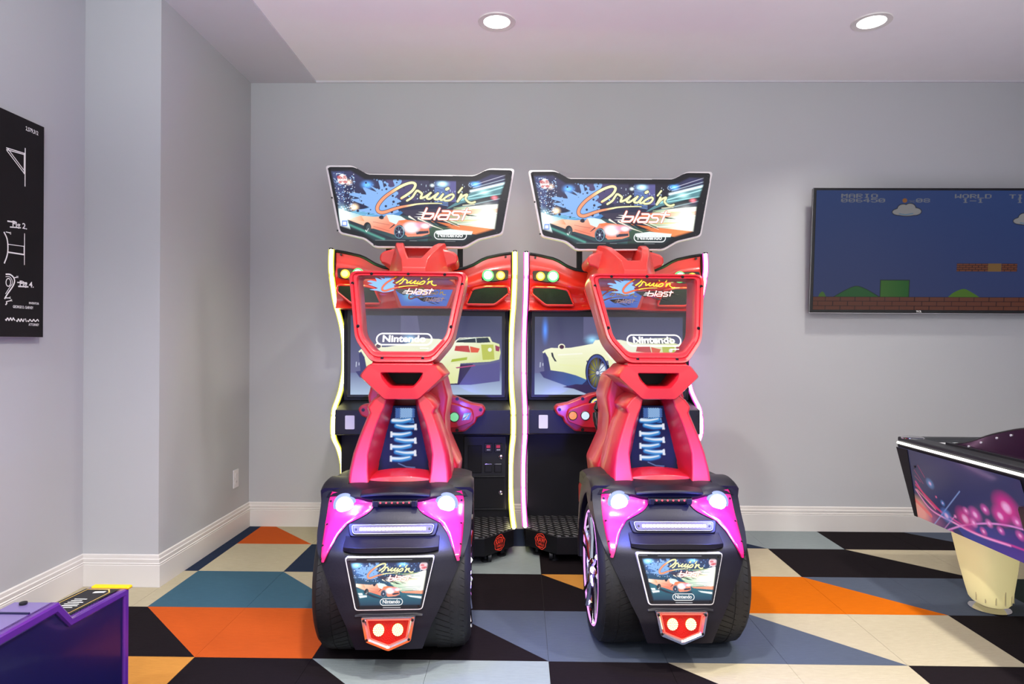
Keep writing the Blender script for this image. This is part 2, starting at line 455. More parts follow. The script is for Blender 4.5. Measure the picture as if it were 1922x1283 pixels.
# baseboards, profile (stand-off from the wall, height)
BP = [(0, 0), (.016, 0), (.016, .108), (.013, .111), (.0155, .1145), (.0155, .117), (.011, .120), (.0125, .128), (.0125, .137), (.0085, .141), (.0085, .144), (.0075, .156), (.004, .160), (0, .160)]
def baseboard(name, path):
    """path: (x, y, out_x, out_y) per corner"""
    loops = [[(x + ox * p, y + oy * p, z) for p, z in BP] for x, y, ox, oy in path]
    V, F = loopsv(loops)
    return struct(mk(name, V, F, 'trim', angle=25))
baseboard('baseboard_back', [(WX, WY, 1, -1), (RX, WY, -1, -1)])
baseboard('baseboard_left', [(WX, PY, 1, -1), (WX, WY, 1, -1)])
baseboard('baseboard_pillar', [(PX, PY, 1, -1), (WX, PY, 1, -1)])
baseboard('baseboard_recess', [(PX, -2.2, 1, 0), (PX, PY, 1, -1)])
baseboard('baseboard_right', [(RX, -2.2, -1, 0), (RX, WY, -1, -1)])

# carpet tiles
CT = {'p': carpet('carpet_amber', rgb(192, 95, 2)), 'k': carpet('carpet_black', rgb(22, 16, 20)), 'o': carpet('carpet_orange', rgb(184, 80, 28)), 't': carpet('carpet_teal', rgb(58, 90, 108)),
      'w': carpet('carpet_cream', rgb(174, 164, 140)), 'n': carpet('carpet_navy', rgb(34, 44, 66)), 'g': carpet('carpet_pale_grey', rgb(132, 142, 144)),
      's': carpet('carpet_slate', rgb(76, 84, 100)), 'y': carpet('carpet_gold', rgb(186, 128, 58)), 'e': carpet('carpet_dark_green', rgb(34, 44, 44))}
X0, TX, Y0, TY = -1.725, .4594, 2.475, .465
# one letter = plain tile, 'ab' = lower-left a, upper-right b, split along the diagonal
ROWS = {3: {-1: 'n', 0: 'ow', 1: 'w', 2: 'k', 3: 'n', 4: 'g', 5: 'w', 6: 'ng', 7: 'g', 8: 'k', 9: 'ks', 10: 's'},
        2: {-1: 'n', 0: 'w', 1: 'n', 2: 't', 3: 'g', 4: 'k', 5: 's', 6: 'w', 7: 'k', 8: 'kw', 9: 'w', 10: 'k'},
        1: {-1: 'w', 0: 't', 1: 'tw', 2: 't', 3: 'k', 4: 'ky', 5: 'n', 6: 'p', 7: 'ps', 8: 's', 9: 'e', 10: 'e'},
        0: {-1: 'k', 0: 'ko', 1: 'o', 2: 'k', 3: 'ks', 4: 's', 5: 's', 6: 'sw', 7: 'w', 8: 'k', 9: 'k', 10: 'w'},
        -1: {-1: 'o', 0: 'y', 1: 'k', 2: 'kg', 3: 'g', 4: 'k', 5: 'kw', 6: 'w', 7: 'k', 8: 's', 9: 'o', 10: 'g'},
        -2: {-1: 's', 0: 'kw', 1: 't', 2: 'o', 3: 'n', 4: 'w', 5: 's', 6: 'go', 7: 't', 8: 'w', 9: 'k', 10: 'n'},
        -3: {-1: 'w', 0: 'g', 1: 'k', 2: 'yt', 3: 'k', 4: 's', 5: 'o', 6: 'k', 7: 'kw', 8: 'n', 9: 'g', 10: 'k'}}
def clip(poly, ax, lim, keep_less):
    out = []
    for i in range(len(poly)):
        a, b = poly[i - 1], poly[i]
        ia = (a[ax] <= lim) == keep_less or a[ax] == lim; ib = (b[ax] <= lim) == keep_less or b[ax] == lim
        if ia != ib:
            t = (lim - a[ax]) / (b[ax] - a[ax]); out.append((a[0] + t * (b[0] - a[0]), a[1] + t * (b[1] - a[1])))
        if ib: out.append(b)
    return out
G = .0006
def carpet_tile(x0, x1, y0, y1, code, bx0=None, by1=None):
    tri = [[(x0, y0), (x1, y0), (x0, y1)], [(x1, y0), (x1, y1), (x0, y1)]] if len(code) == 2 else [[(x0, y0), (x1, y0), (x1, y1), (x0, y1)]]
    V, F, mi = [], [], []
    for k, p in enumerate(tri):
        if bx0 is not None: p = clip(p, 0, bx0, False)
        if len(p) > 2: p = clip(p, 0, RX - .02, True)
        if len(p) > 2 and by1 is not None: p = clip(p, 1, by1, True)
        if len(p) < 3: continue
        v, f = prismv(p, -.006, 0.0 + rng.uniform(-.0004, .0004), 'z'); n = len(V)
        V += v; F += [tuple(i + n for i in q) for q in f]; mi += [k] * len(f)
    if not V: return
    o = mk('carpet_tile', V, F, [CT[c] for c in code], floor, smooth=False, mids=mi)
for j, row in ROWS.items():
    for i, code in row.items():
        x0, x1, y0, y1 = X0 + i * TX + G, X0 + (i + 1) * TX - G, Y0 + j * TY + G, Y0 + (j + 1) * TY - G
        ylim = WY - .016
        if i == -1 and y1 > PY:
            carpet_tile(x0, x1, y0, y1, code, bx0=WX + .016, by1=ylim)
            if y0 < PY:  # front piece in the recess
                carpet_tile(PX + .016, WX + .015, y0, PY - .017, code)
        elif i == -1:
            carpet_tile(PX + .016, x1, y0, y1, code)
        else:
            carpet_tile(x0, x1, y0, y1, code, by1=ylim)

# ------------------------------------------------------------------ downlights and added ceiling spots
def downlight(x, y, label):
    t = thing('ceiling_downlight', (x, y, CEIL + .012), label, 'ceiling light', group='recessed ceiling lights')
    lathe('trim_ring', [(0, .072), (.004, .072), (.006, .100), (0, .102)], (0, 0, 0), (0, 0, -1), 'trim', t, n=40)
    lathe('lens', [(0, .0005), (0, .0715), (.003, .0715), (.005, .0005)], (0, 0, 0), (0, 0, -1), 'downlight', t, n=32)
    return t
def spot_down(t, x, y, cone=118, k=1.0, col=None):
    l = bpy.data.lights.new('ceiling_spot', 'SPOT'); l.energy = DOWNLIGHT_W * k; l.color = col or DOWN_COL
    l.spot_size = math.radians(cone); l.spot_blend = .85; l.shadow_soft_size = .07
    o = bpy.data.objects.new('ceiling_spot', l); COL.objects.link(o); o.location = (x, y, CEIL - .01)
for x, y, lb in [(-.14, 3.46, 'round recessed ceiling light above the left racing machine'), (1.88, 3.47, 'round recessed ceiling light above the wall television')]:
    t = downlight(x, y, lb); spot_down(t, x, y)
for x in (-.14, 1.88):
    for y in (1.45, -.55, -1.9): spot_down(None, x, y, 150, 3.1)
for y in (.7, -1.2): spot_down(None, -1.72, y, 152, 2.1, (.93, .98, 1.0))  # unseen spots added to brighten the left walls

# ------------------------------------------------------------------ racing machine
def LT(cx, cy):           # logo drawing units -> unit logo coordinates (metres at marquee size)
    return ((cx - 935) * .000311, (500 - cy) * .000311)
YW, OR, WH = (250, 248, 180), (238, 148, 108), (255, 255, 255)
C_STROKE = [(500, 385), (600, 320), (690, 250), (738, 180), (742, 128), (690, 105), (600, 125), (480, 180), (330, 275), (200, 375), (110, 480), (75, 560), (90, 620), (150, 645), (230, 630), (350, 585), (480, 545), (600, 520), (700, 500), (800, 482), (1000, 468), (1220, 465)]
C_W = [40, 42, 42, 44, 44, 42, 44, 48, 50, 52, 54, 54, 54, 54, 52, 46, 40, 34, 30, 24, 20, 12]
SCRIPT = [([(600, 425), (690, 365), (740, 290), (780, 245), (850, 285), (862, 310), (842, 378), (930, 345), (1020, 280)], 36),
          ([(1012, 285), (950, 368), (1000, 388), (1080, 335), (1150, 285)], 34), ([(1145, 295), (1085, 378), (1150, 392), (1235, 305)], 34),
          ([(1240, 300), (1190, 385), (1225, 402), (1300, 345), (1395, 300), (1430, 330), (1375, 398), (1290, 415), (1250, 395)], 34),
          ([(1300, 212), (1330, 196)], 48), ([(1580, 180), (1515, 265)], 30),
          ([(1565, 300), (1540, 350), (1500, 425)], 38), ([(1500, 425), (1580, 340), (1655, 300), (1668, 315), (1640, 370), (1690, 430), (1750, 448), (1810, 430)], 34)]
BLAST = [[(950, 558), (865, 740), (1010, 740), (1060, 695), (1072, 652), (895, 650)], [(1180, 555), (1085, 750)],
         [(1235, 602), (1345, 602), (1370, 622), (1312, 745), (1165, 745), (1152, 705), (1195, 672), (1335, 672)],
         [(1560, 602), (1435, 602), (1402, 640), (1425, 668), (1508, 668), (1530, 702), (1498, 745), (1365, 745)],
         [(1672, 555), (1585, 750)], [(1580, 612), (1730, 612)]]
DASHES = [[(800, 625), (905, 632)], [(760, 665), (880, 665)], [(730, 712), (860, 712)]]
SHARDS = [[(470, 600), (1500, 545), (1180, 640), (780, 780), (640, 720)], [(780, 600), (1180, 900), (900, 740)], [(1000, 750), (1400, 900), (1180, 870)], [(1240, 750), (1560, 860), (1400, 850)], [(1600, 640), (1900, 690), (1680, 680)]]
SPLAT = [(110, 700), (-60, 650), (-330, 610), (-60, 560), (-380, 430), (-230, 400), (-420, 340), (-330, 300), (-120, 330), (-180, 200), (60, 280), (-60, 170), (120, 240), (90, 80), (160, 90), (190, 200), (250, 130), (280, 190), (380, 170), (350, 60), (500, 60), (470, 150), (370, 230), (440, 280), (430, 330), (380, 370), (430, 400), (500, 440), (440, 470), (470, 520), (430, 560), (460, 620), (380, 660), (250, 690)]
def logo_ribbons(parent, fn, s, c, splat=True, names='logo'):
    """the two-line title as flat printed layers; s scale, c centre"""
    def T(p): q = LT(*p); return (c[0] + q[0] * s, c[1] + q[1] * s)
    def rib(pts, wd, lift, n=4):
        sp = spline(pts, n) if n > 1 else pts
        if isinstance(wd, list): wl = list(np.interp(np.linspace(0, len(wd) - 1, len(sp)), range(len(wd)), wd)); wl = [x * .000311 * s for x in wl]
        else: wl = wd * .000311 * s
        return ribbonv([T(p) for p in sp], wl, fn, lift)
    def poly(pts, lift): return [fn(*T(p), lift) for p in pts], [tuple(range(len(pts)))]
    if splat: flat(names + '_splash', [poly(spline(SPLAT + SPLAT[:1], 3)[:-1], .0004)], 'print_blue', parent)
    flat(names + '_shards', [poly(p, .0008) for p in SHARDS] + [rib(C_STROKE, [x + 16 for x in C_W], .0008)], 'print_black', parent)
    i0 = 8 * 4
    spl = spline(C_STROKE, 4); ws = list(np.interp(np.linspace(0, len(C_W) - 1, len(spl)), range(len(C_W)), C_W))
    seg = lambda a, b: ribbonv([T(p) for p in spl[a:b]], [x * .000311 * s for x in ws[a:b]], fn, .0014)
    flat(names + '_script', [seg(0, 30), seg(68, 86)] + [rib(p, wd, .0014) for p, wd in SCRIPT], 'print_yellow', parent)
    flat(names + '_sweep', [seg(29, 69)] + [rib(p, 46, .0012, 1) for p in BLAST], 'print_orange', parent)
    flat(names + '_word', [rib(p, 30, .0018, 1) for p in BLAST] + [rib(p, 14, .0018, 1) for p in DASHES], 'print_white', parent)
def logo_art(A, s, c, dark=True, thick=1.0):
    def T(p): q = LT(*p); return (c[0] + q[0] * s, c[1] + q[1] * s)
    u = .000311 * s
    A.poly([T(p) for p in spline(SPLAT + SPLAT[:1], 3)], (126, 168, 222))
    for k in range(80):
        a = rng.uniform(0, 6.28); d = rng.uniform(150, 520); rr = rng.uniform(6, 24)
        A.ell(T((180 + d * math.cos(a) * 1.1, 400 + d * .75 * math.sin(a))), rr * u, rr * u, (126, 168, 222) if rng.random() < .55 else (30, 34, 66))
    if dark:
        for p in SHARDS[:1]: A.poly([T(q) for q in p], (52, 46, 66))
        for p in SHARDS[1:]: A.poly([T(q) for q in p], (22, 22, 28))
        for a, b, wd in [((640, 710), (770, 785), 34), ((800, 740), (1060, 860), 26), ((1000, 850), (1240, 930), 22), ((1240, 760), (1540, 880), 18), ((1380, 770), (1520, 820), 16)]:
            A.line([T(a), T(b)], [wd * u, 4 * u], (250, 244, 220))
    spl = spline(C_STROKE, 5); ws = np.interp(np.linspace(0, len(C_W) - 1, len(spl)), range(len(C_W)), C_W) * thick
    P = [T(p) for p in spl]
    A.line(P, [(x + 20) * u for x in ws], (40, 26, 46))
    for p, wd in SCRIPT: A.line([T(q) for q in spline(p, 4)], (wd * thick + 20) * u, (44, 44, 30))
    D = A.dist(P, [x * u for x in ws]); a = np.clip(.5 - D / A.px, 0, 1)
    xq = (A.X - c[0]) / (.000311 * s) + 935; zq = 500 - (A.Z - c[1]) / (.000311 * s)
    t = np.clip((xq - 300) / 220, 0, 1) * np.clip((430 - zq) / 80, 0, 1) + np.clip((xq - 560) / 160, 0, 1) * np.clip((zq - 430) / 20, 0, 1)
    t = np.clip(t, 0, 1)[..., None]
    A.mix(a, A.c(OR) * (1 - t) + A.c(YW) * t)
    for p, wd in SCRIPT: A.line([T(q) for q in spline(p, 4)], wd * thick * u, YW)
    for p in BLAST: A.line([T(q) for q in p], 50 * u * thick, (214, 96, 62))
    for p in BLAST: A.line([T(q) for q in p], 30 * u * thick, WH)
    for p in DASHES: A.line([T(q) for q in p], [2 * u, 16 * u], WH)
def car_art(A, T, u):
    """generic orange open sports car; T maps drawing units to the print, u = size of one unit"""
    body = [(300, 350), (560, 372), (780, 388), (870, 385), (960, 400), (1010, 350), (1130, 345), (1260, 370), (1370, 436), (1560, 455), (1690, 480), (1760, 540), (1765, 620), (1770, 680), (1640, 725), (1380, 740), (1340, 700), (1130, 700), (1000, 660), (780, 600), (740, 600), (560, 530), (420, 480), (310, 440)]
    A.poly([T(p) for p in [(560, 560), (760, 640), (1130, 770), (1420, 780), (1800, 720), (1820, 760), (1300, 830), (900, 760), (600, 650)]], (28, 26, 44), .85)
    A.grad([T(p) for p in body], (238, 190, 160), (226, 128, 100), T((700, 380)), T((820, 640)))
    A.grad([T(p) for p in [(300, 350), (560, 372), (620, 470), (310, 445)]], (255, 244, 226), (232, 140, 90), T((300, 400)), T((620, 420)))
    A.poly([T(p) for p in [(1010, 350), (1130, 345), (1260, 370), (1350, 430), (1220, 450), (1180, 520), (1060, 470)]], (206, 228, 224))
    A.poly([T(p) for p in [(1230, 446), (1370, 436), (1560, 455), (1400, 480), (1260, 500)]], (226, 120, 70))
    A.poly([T(p) for p in spline([(870, 410), (890, 370), (930, 360), (955, 385), (950, 425), (905, 430)], 4)], (34, 32, 46))
    A.line([T((770, 480)), T((1060, 530))], 6 * u, (150, 60, 60)); A.line([T((780, 560)), T((1060, 640))], 10 * u, (196, 90, 70))
    A.poly([T(p) for p in [(1050, 600), (1140, 515), (1160, 530), (1080, 590)]], (30, 34, 46))
    A.poly([T(p) for p in [(1520, 640), (1750, 625), (1755, 668), (1540, 695)]], (44, 44, 60))
    A.line([T((1370, 715)), T((1640, 708)), T((1765, 670))], 12 * u, (240, 150, 120))
    A.ell(T((670, 585)), 68 * u, 98 * u, (24, 30, 34)); A.ell(T((690, 595)), 40 * u, 74 * u, (60, 70, 74)); A.line([T((640, 630)), T((660, 660))], 10 * u, WH); A.line([T((690, 600)), T((670, 640))], 8 * u, (220, 225, 225))
    A.ell(T((1240, 655)), 100 * u, 125 * u, (34, 40, 60)); A.ell(T((1232, 655)), 86 * u, 112 * u, (120, 176, 190)); A.ell(T((1230, 655)), 78 * u, 104 * u, (28, 30, 52))
    for k in range(7):
        a = k * 6.283 / 7; A.line([T((1232, 655)), T((1232 + 70 * math.cos(a), 655 + 95 * math.sin(a)))], 9 * u, (96, 110, 140))
    A.ell(T((1232, 655)), 16 * u, 20 * u, (200, 210, 220))
    A.ell(T((1450, 570)), 130 * u, 90 * u, (255, 246, 255), soft=.7); A.ell(T((1640, 530)), 140 * u, 50 * u, (238, 160, 190), a=.8, soft=.9); A.ell(T((1690, 540)), 70 * u, 40 * u, (255, 236, 240), soft=.8)
def nintendo(parent, fn, c, wd, ht, mat, name='publisher_logo', lift=.002):
    r = ht / 2; pts = []
    for k in range(17): a = math.pi / 2 + math.pi * k / 16; pts.append((c[0] - wd / 2 + r + r * math.cos(a), c[1] + r * math.sin(a)))
    for k in range(17): a = -math.pi / 2 + math.pi * k / 16; pts.append((c[0] + wd / 2 - r + r * math.cos(a), c[1] + r * math.sin(a)))
    pts.append(pts[0])
    return flat(name, [ribbonv(pts, ht * .12, fn, lift), textv('Nintendo', ht * .82, fn, lift, (c[0] - .005 * wd, c[1] + .02 * ht), bold=.03, width=wd * .78)], mat, parent)

A1 = .0675
root = thing('racing_arcade_machine', (-.569, 3.71, 0), 'red racing arcade machine outlined in yellow light strips, left one of the pair', 'arcade machine', rz=A1, group='sit-down racing arcade machines')
R = root
SIDE = [(.010, 1.765), (.0, 1.66), (.055, 1.55), (.13, 1.455), (.21, 1.40), (.29, 1.335), (.355, 1.25), (.378, 1.165), (.375, 1.06), (.34, .995), (.28, .93), (.20, .88), (.115, .835), (.078, .77), (.075, .70), (.11, .65), (.215, .585), (.295, .515), (.345, .45), (.355, .37), (.335, .29), (.25, .22), (.1, .175), (-.03, .157)]
SIDE_S = spline(SIDE, 4)
BK = .395
for sx in (-1, 1):
    pts = [(y + .012, z) for y, z in SIDE_S] + [(-.02, .05), (BK, .05), (BK, 1.70), (BK - .1, 1.765)]
    prism('side_panel', pts, sx * .512, sx * .530, 'black', R, axis='x')
    # light strip: bright core in a coloured sleeve along the front edge
    xc = sx * .532
    st = tube('light_strip', [(xc, y, z) for y, z in SIDE_S], .0105, 'led_yellow', R, n=8)
    st['label'] = 'glowing light strip'
    sl = []
    for sgn in (-1, 1):
        sl.append(tubev([(xc + sgn * .0120, y + .005, z) for y, z in SIDE_S], .0050, 6))
    v, f = join(sl); mk('strip_sleeve', v, f, 'led_yellow_edge', st)
    box('strip_cap', xc - .010, xc + .010, .0, .03, 1.763, 1.772, 'bolt', st)
# cabinet carcass behind
box('back_cabinet', -.512, .512, .30, BK, .16, 1.42, 'black', R)
# fascia
def topH(x):
    a = abs(x)
    return float(np.interp(a, [0, .16, .20, .24, .29, .335, .37, .45, .512], [1.652, 1.653, 1.657, 1.664, 1.684, 1.712, 1.727, 1.745, 1.755]))
def facY(x, t):
    a = abs(x)
    y = .035 + .02 * t
    y -= .028 * math.exp(-((t - .42) / .14) ** 2) * (1 if a > .19 else max(0, (a - .1) / .09))
    y -= .035 * max(0, (t - .82) / .18) ** 1.5
    y += .03 * math.exp(-(a / .2) ** 4)
    return y
nx, nt_ = 56, 22
loops = []
for i in range(nx + 1):
    x = -.510 + 1.02 * i / nx
    hb = 1.425 + .012 * math.exp(-(x / .17) ** 4) - .012 * math.exp(-((abs(x) - .33) / .1) ** 2) * 0
    fr = [(x, facY(x, j / nt_), topH(x) + (hb - topH(x)) * j / nt_) for j in range(nt_ + 1)]
    bk = [(x, .20, hb), (x, .20, topH(x))]
    loops.append(fr + bk)
V, F = loopsv(loops)
fas = mk('fascia', V, F, 'red2', R, angle=50)
fas['label'] = 'glossy red curved fascia'
tube('fascia_trim', [(x, .03, topH(x) + .004) for x in np.linspace(-.51, .51, 60)], .009, 'black', fas, n=8)
for sx in (-1, 1):
    # twin lamps in a pod plate
    pod = prism('lamp_pod', rounded([(sx * .495, 1.655), (sx * .49, 1.60), (sx * .40, 1.585), (sx * .335, 1.60), (sx * .345, 1.64), (sx * .42, 1.655)], .012), -.006, .03, 'shell', R, bevel=.003)
    for xx, r, mt, mc in [(.448, .026, 'amber', 'amber_core'), (.374, .034, 'green', 'green_core')]:
        lm = lathe('pod_lamp', [(0, .0005), (.0, r), (.008, r), (.014, r * .8), (.017, .0005)], (sx * xx, -.006, 1.622), (0, -1, 0), mt, pod, n=28)
        lathe('lamp_core', [(.0165, .0005), (.0165, r * .72), (.019, r * .66), (.021, .0005)], (sx * xx, -.006, 1.622), (0, -1, 0), mc, pod, n=24)
    for px_, pz_ in [(.487, 1.645), (.482, 1.607), (.347, 1.606)]: bolt(pod, (sx * px_, -.006, pz_), (0, -1, 0), .005)
    bolt(fas, (sx * .478, .03, 1.735), (0, -1, 0), .006, .02)
    sp = [(sx * .250, 1.456), (sx * .288, 1.542), (sx * .36, 1.556), (sx * .49, 1.558), (sx * .496, 1.52), (sx * .415, 1.456)]
    prism('speaker_grille', rounded(sp, .014), .008, .06, 'grille', R, bevel=.002)
    ring = rounded(sp, .014); cx_ = np.mean([p[0] for p in ring]); cz_ = np.mean([p[1] for p in ring])
    tube('speaker_rim', [(cx_ + (p[0] - cx_) * 1.03, .012, cz_ + (p[1] - cz_) * 1.05) for p in ring], .0075, 'red2', R, n=8, closed=True)
# little title screen in the middle of the fascia
fnc = lambda x, h, l=0: (x, .030 - l, h)
cs = [(-.168, 1.538), (.168, 1.538), (.130, 1.442), (-.130, 1.442)]
A = Art(-.17, .17, 1.44, 1.54, 240, 72, (74, 108, 196))
A.lite((-.03, 1.49), .16, .06, (90, 120, 190), .5); A.lite((-.09, 1.50), .06, .05, (90, 200, 110), .6)
tsc = A.mesh('title_screen', fnc, 'screen', R, keep=cs)
logo_ribbons(tsc, lambda x, h, l=0: (x, .028 - l, h), .40, (.02, 1.502), splat=False)
prism('title_screen_frame', rounded([(-.19, 1.552), (.19, 1.552), (.147, 1.430), (-.147, 1.430)], .01), .034, .08, 'red2', R, bevel=.004)
# air scoop on top of the fascia
def hood_loop(y, xt, zt, xb, zb, dip, xo):
    return [(-xb, y, zb), (-xt, y, zt), (-xo, y, zt), (-xo * .7, y, zt - dip), (xo * .7, y, zt - dip), (xo, y, zt), (xt, y, zt), (xb, y, zb)]
hl = [hood_loop(-.02, .137, 1.786, .19, 1.56, .0, .10), hood_loop(-.05, .136, 1.788, .187, 1.56, .0, .10), hood_loop(-.06, .136, 1.788, .186, 1.56, .12, .098), hood_loop(-.20, .134, 1.776, .184, 1.56, .115, .095), hood_loop(-.33, .118, 1.745, .165, 1.56, .095, .080),
      hood_loop(-.46, .088, 1.690, .125, 1.56, .03, .055), hood_loop(-.53, .066, 1.648, .082, 1.56, .0, .035), hood_loop(-.56, .058, 1.60, .06, 1.56, .0, .03)]
V, F = loopsv(hl)
sc_ = mk('air_scoop', V, F, 'red3', R, bevel=.009, seg=3, angle=30)
sc_['label'] = 'red air scoop bulging above the fascia'
for sx in (-1, 1):
    pr = [(.09, 1.738), (.14, 1.728), (.185, 1.716), (.206, 1.700), (.210, 1.672), (.200, 1.650), (.182, 1.648), (.160, 1.638), (.142, 1.615), (.132, 1.575), (.05, 1.57)]
    prism('scoop_fender', [(sx * x, z) for x, z in pr], -.30, -.02, 'red3', R, bevel=.012)
    box('marquee_post', sx * .21 - .016, sx * .21 + .016, .06, .09, 1.60, 1.84, 'black', R)
# marquee
MQ = [(-.530, 2.206), (-.382, 2.208), (-.303, 2.163), (.295, 2.165), (.376, 2.207), (.520, 2.207), (.456, 1.838), (.322, 1.804), (.243, 1.757), (-.256, 1.753), (-.318, 1.801), (-.456, 1.831)]
mq = prism('marquee', rounded(MQ, .02), -.155, -.125, 'white_edge', R, bevel=.003)
mq['label'] = 'backlit sign with white edge'
c0 = np.array((0, 1.985))
inner = [tuple(c0 + (np.array(p) - c0) * (.975, .955)) for p in MQ]
prism('marquee_face', rounded(inner, .018), -.158, -.150, 'black', R)
fm = lambda x, h, l=0: (x, -.1595 - l, h)
K = lambda cx, cy: (-.375 + (cx - 350) * .000629, 2.209 - (cy - 115) * .000622)     # sign drawing units -> metres
A = Art(-.50, .50, 1.765, 2.19, 560, 238, (12, 14, 30))
lit = [K(*p) for p in [(150, 170), (330, 160), (450, 232), (1425, 235), (1560, 170), (1690, 175), (1690, 240), (1630, 440), (1600, 670), (1420, 725), (1330, 790), (530, 790), (430, 725), (235, 660), (205, 420)]]
A.grad(lit, (46, 46, 84), (14, 22, 34), (0, 2.17), (0, 1.85))
# night city: towers with lit windows
for x0, x1, z0, z1, col in [(150, 270, 170, 520, (58, 66, 110)), (270, 360, 250, 520, (34, 38, 76)), (370, 480, 380, 560, (24, 30, 66)), (880, 1010, 235, 470, (50, 48, 74)), (1010, 1060, 235, 440, (30, 30, 56)), (1060, 1180, 235, 440, (48, 60, 116)), (1180, 1250, 240, 430, (86, 84, 140)), (1250, 1420, 240, 430, (24, 22, 36)), (640, 900, 240, 420, (70, 62, 104))]:
    A.poly([K(x0, z1), K(x1, z1), K(x1, z0), K(x0, z0)], col)
for k in range(210):
    x = rng.uniform(170, 360); y = rng.uniform(190, 520); q = rng.uniform(3, 13)
    A.poly([K(x, y), K(x + q, y), K(x + q, y + 6), K(x, y + 6)], (150, 190, 235) if rng.random() < .6 else (240, 246, 255))
for k in range(60):
    x = rng.uniform(885, 1420); y = rng.uniform(250, 430)
    A.poly([K(x, y), K(x + 6, y), K(x + 6, y + 10), K(x, y + 10)], (200, 220, 240), .7)
for k in range(14): A.line([K(385 + k * 9, 430), K(385 + k * 9, 530)], .0016, (20, 26, 44))
for k in range(12): A.line([K(1062, 300 + k * 13), K(1180, 322 + k * 13)], .0022, (140, 180, 240))
A.lite(K(1130, 270), .05, .03, (190, 240, 255), 2.2); A.lite(K(1040, 285), .02, .015, (230, 250, 255), 2)
A.lite(K(470, 290), .05, .035, (90, 170, 255), 2.0); A.lite(K(360, 490), .035, .03, (255, 220, 170), 2.5); A.lite(K(310, 270), .03, .025, (255, 220, 190), 1.5)
# road, viaduct and speed streaks
A.grad([K(p[0], p[1]) for p in [(210, 640), (560, 520), (1050, 600), (1420, 720), (1330, 800), (520, 800), (430, 725)]], (20, 30, 44), (60, 100, 100), K(300, 600), K(1300, 800))
A.grad([K(*p) for p in [(1010, 690), (1060, 640), (1420, 690), (1440, 720), (1320, 800), (1000, 800)]], (56, 84, 62), (20, 36, 40), K(1100, 640), K(1150, 800))
A.poly([K(*p) for p in [(1150, 500), (1700, 330), (1700, 235), (1400, 330), (1180, 480)]], (84, 130, 138))
A.poly([K(*p) for p in [(1160, 500), (1690, 370), (1690, 335), (1300, 440)]], (30, 40, 46))
for a, b, wd, col, k in [((1380, 330), (1700, 250), .006, (230, 250, 255), 1.2), ((1400, 300), (1690, 215), .0018, (200, 220, 230), .8), ((1300, 400), (1700, 280), .003, (180, 230, 230), .9), ((1250, 420), (1680, 345), .0025, (160, 220, 220), .8), ((1390, 280), (1690, 180), .0015, (220, 220, 235), .8), ((1180, 500), (1690, 380), .002, (190, 230, 230), .6)]:
    A.streak(K(*a), K(*b), wd, col, k)
A.lite(K(1420, 265), .045, .03, (90, 170, 255), 2.2); A.lite(K(1590, 385), .03, .02, (255, 120, 130), 1.8); A.lite(K(1500, 340), .06, .03, (200, 255, 250), 1.0)
A.grad([K(*p) for p in [(1230, 480), (1640, 440), (1620, 670), (1420, 690), (1180, 600)]], (150, 170, 130), (246, 250, 236), K(1230, 560), K(1500, 560))
A.poly([K(*p) for p in [(900, 505), (1330, 500), (1640, 480), (1640, 515), (1300, 545), (1000, 545)]], (214, 120, 72), .8)
for k in range(26):
    y = rng.uniform(455, 650); x = rng.uniform(1250, 1480)
    A.line([K(x, y), K(x + rng.uniform(60, 240), y - rng.uniform(0, 14))], rng.uniform(.001, .005), rng.choice([(255, 255, 250), (120, 160, 90), (250, 240, 200), (90, 130, 70), (240, 200, 120)]), .7)
A.lite(K(1520, 540), .16, .10, (240, 250, 230), 1.1); A.lite(K(1530, 540), .05, .09, (255, 255, 255), 1.2)
A.grad([K(*p) for p in [(1010, 600), (1250, 630), (1620, 670), (1430, 720), (1180, 660)]], (200, 100, 50), (238, 140, 80), K(1050, 600), K(1500, 690))
A.poly([K(*p) for p in [(1070, 690), (1200, 672), (1400, 690), (1390, 720), (1080, 720)]], (226, 240, 232), .9)
# blue speed wash behind the car and the light at the left edge
A.grad([K(*p) for p in [(230, 560), (560, 470), (800, 520), (700, 600), (420, 580)]], (120, 190, 220), (60, 120, 180), K(230, 560), K(700, 520))
for k in range(10):
    A.line([K(250, 540 + k * 6), K(620, 470 + k * 8)], .0018, (150, 220, 240) if k % 2 else (30, 70, 120), .7)
logo_art(A, 1.0, K((1080 + 935 / 9.61 - 970) * 4.7525, (335 + 500 / 9.61 - 290) * 4.7525))
car_art(A, lambda p: K((1000 + p[0] / 9.61 - 970) * 4.7525, (370 + p[1] / 9.61 - 290) * 4.7525), .000311)
A.grad([K(*p) for p in [(220, 500), (270, 520), (430, 560), (300, 600), (330, 690), (235, 660)]], (255, 255, 255), (150, 200, 200), K(230, 600), K(420, 600), .9)
A.lite(K(250, 560), .06, .08, (200, 250, 250), 1.6); A.streak(K(300, 640), K(620, 770), .006, (80, 160, 140), .8)
A.poly([K(*p) for p in [(252, 608), (300, 608), (300, 660), (252, 660)]], (120, 150, 220)); A.poly([K(*p) for p in [(262, 620), (290, 620), (290, 648), (262, 648)]], WH)
A.ell(K(255, 245), .026, .028, (238, 230, 230)); 
for dx, dz, r in [(-.018, .012, .012), (.016, -.014, .011), (.012, .016, .008), (-.012, -.016, .009)]: A.ell((K(255, 245)[0] + dx, K(255, 245)[1] + dz), r, r * .7, (186, 60, 62), a=.75)
for x0, x1 in [(545, 805), (845, 905), (1155, 1245)]: A.line([K(x0, 780), K(x1, 780)], .0032, (170, 176, 180), .7)
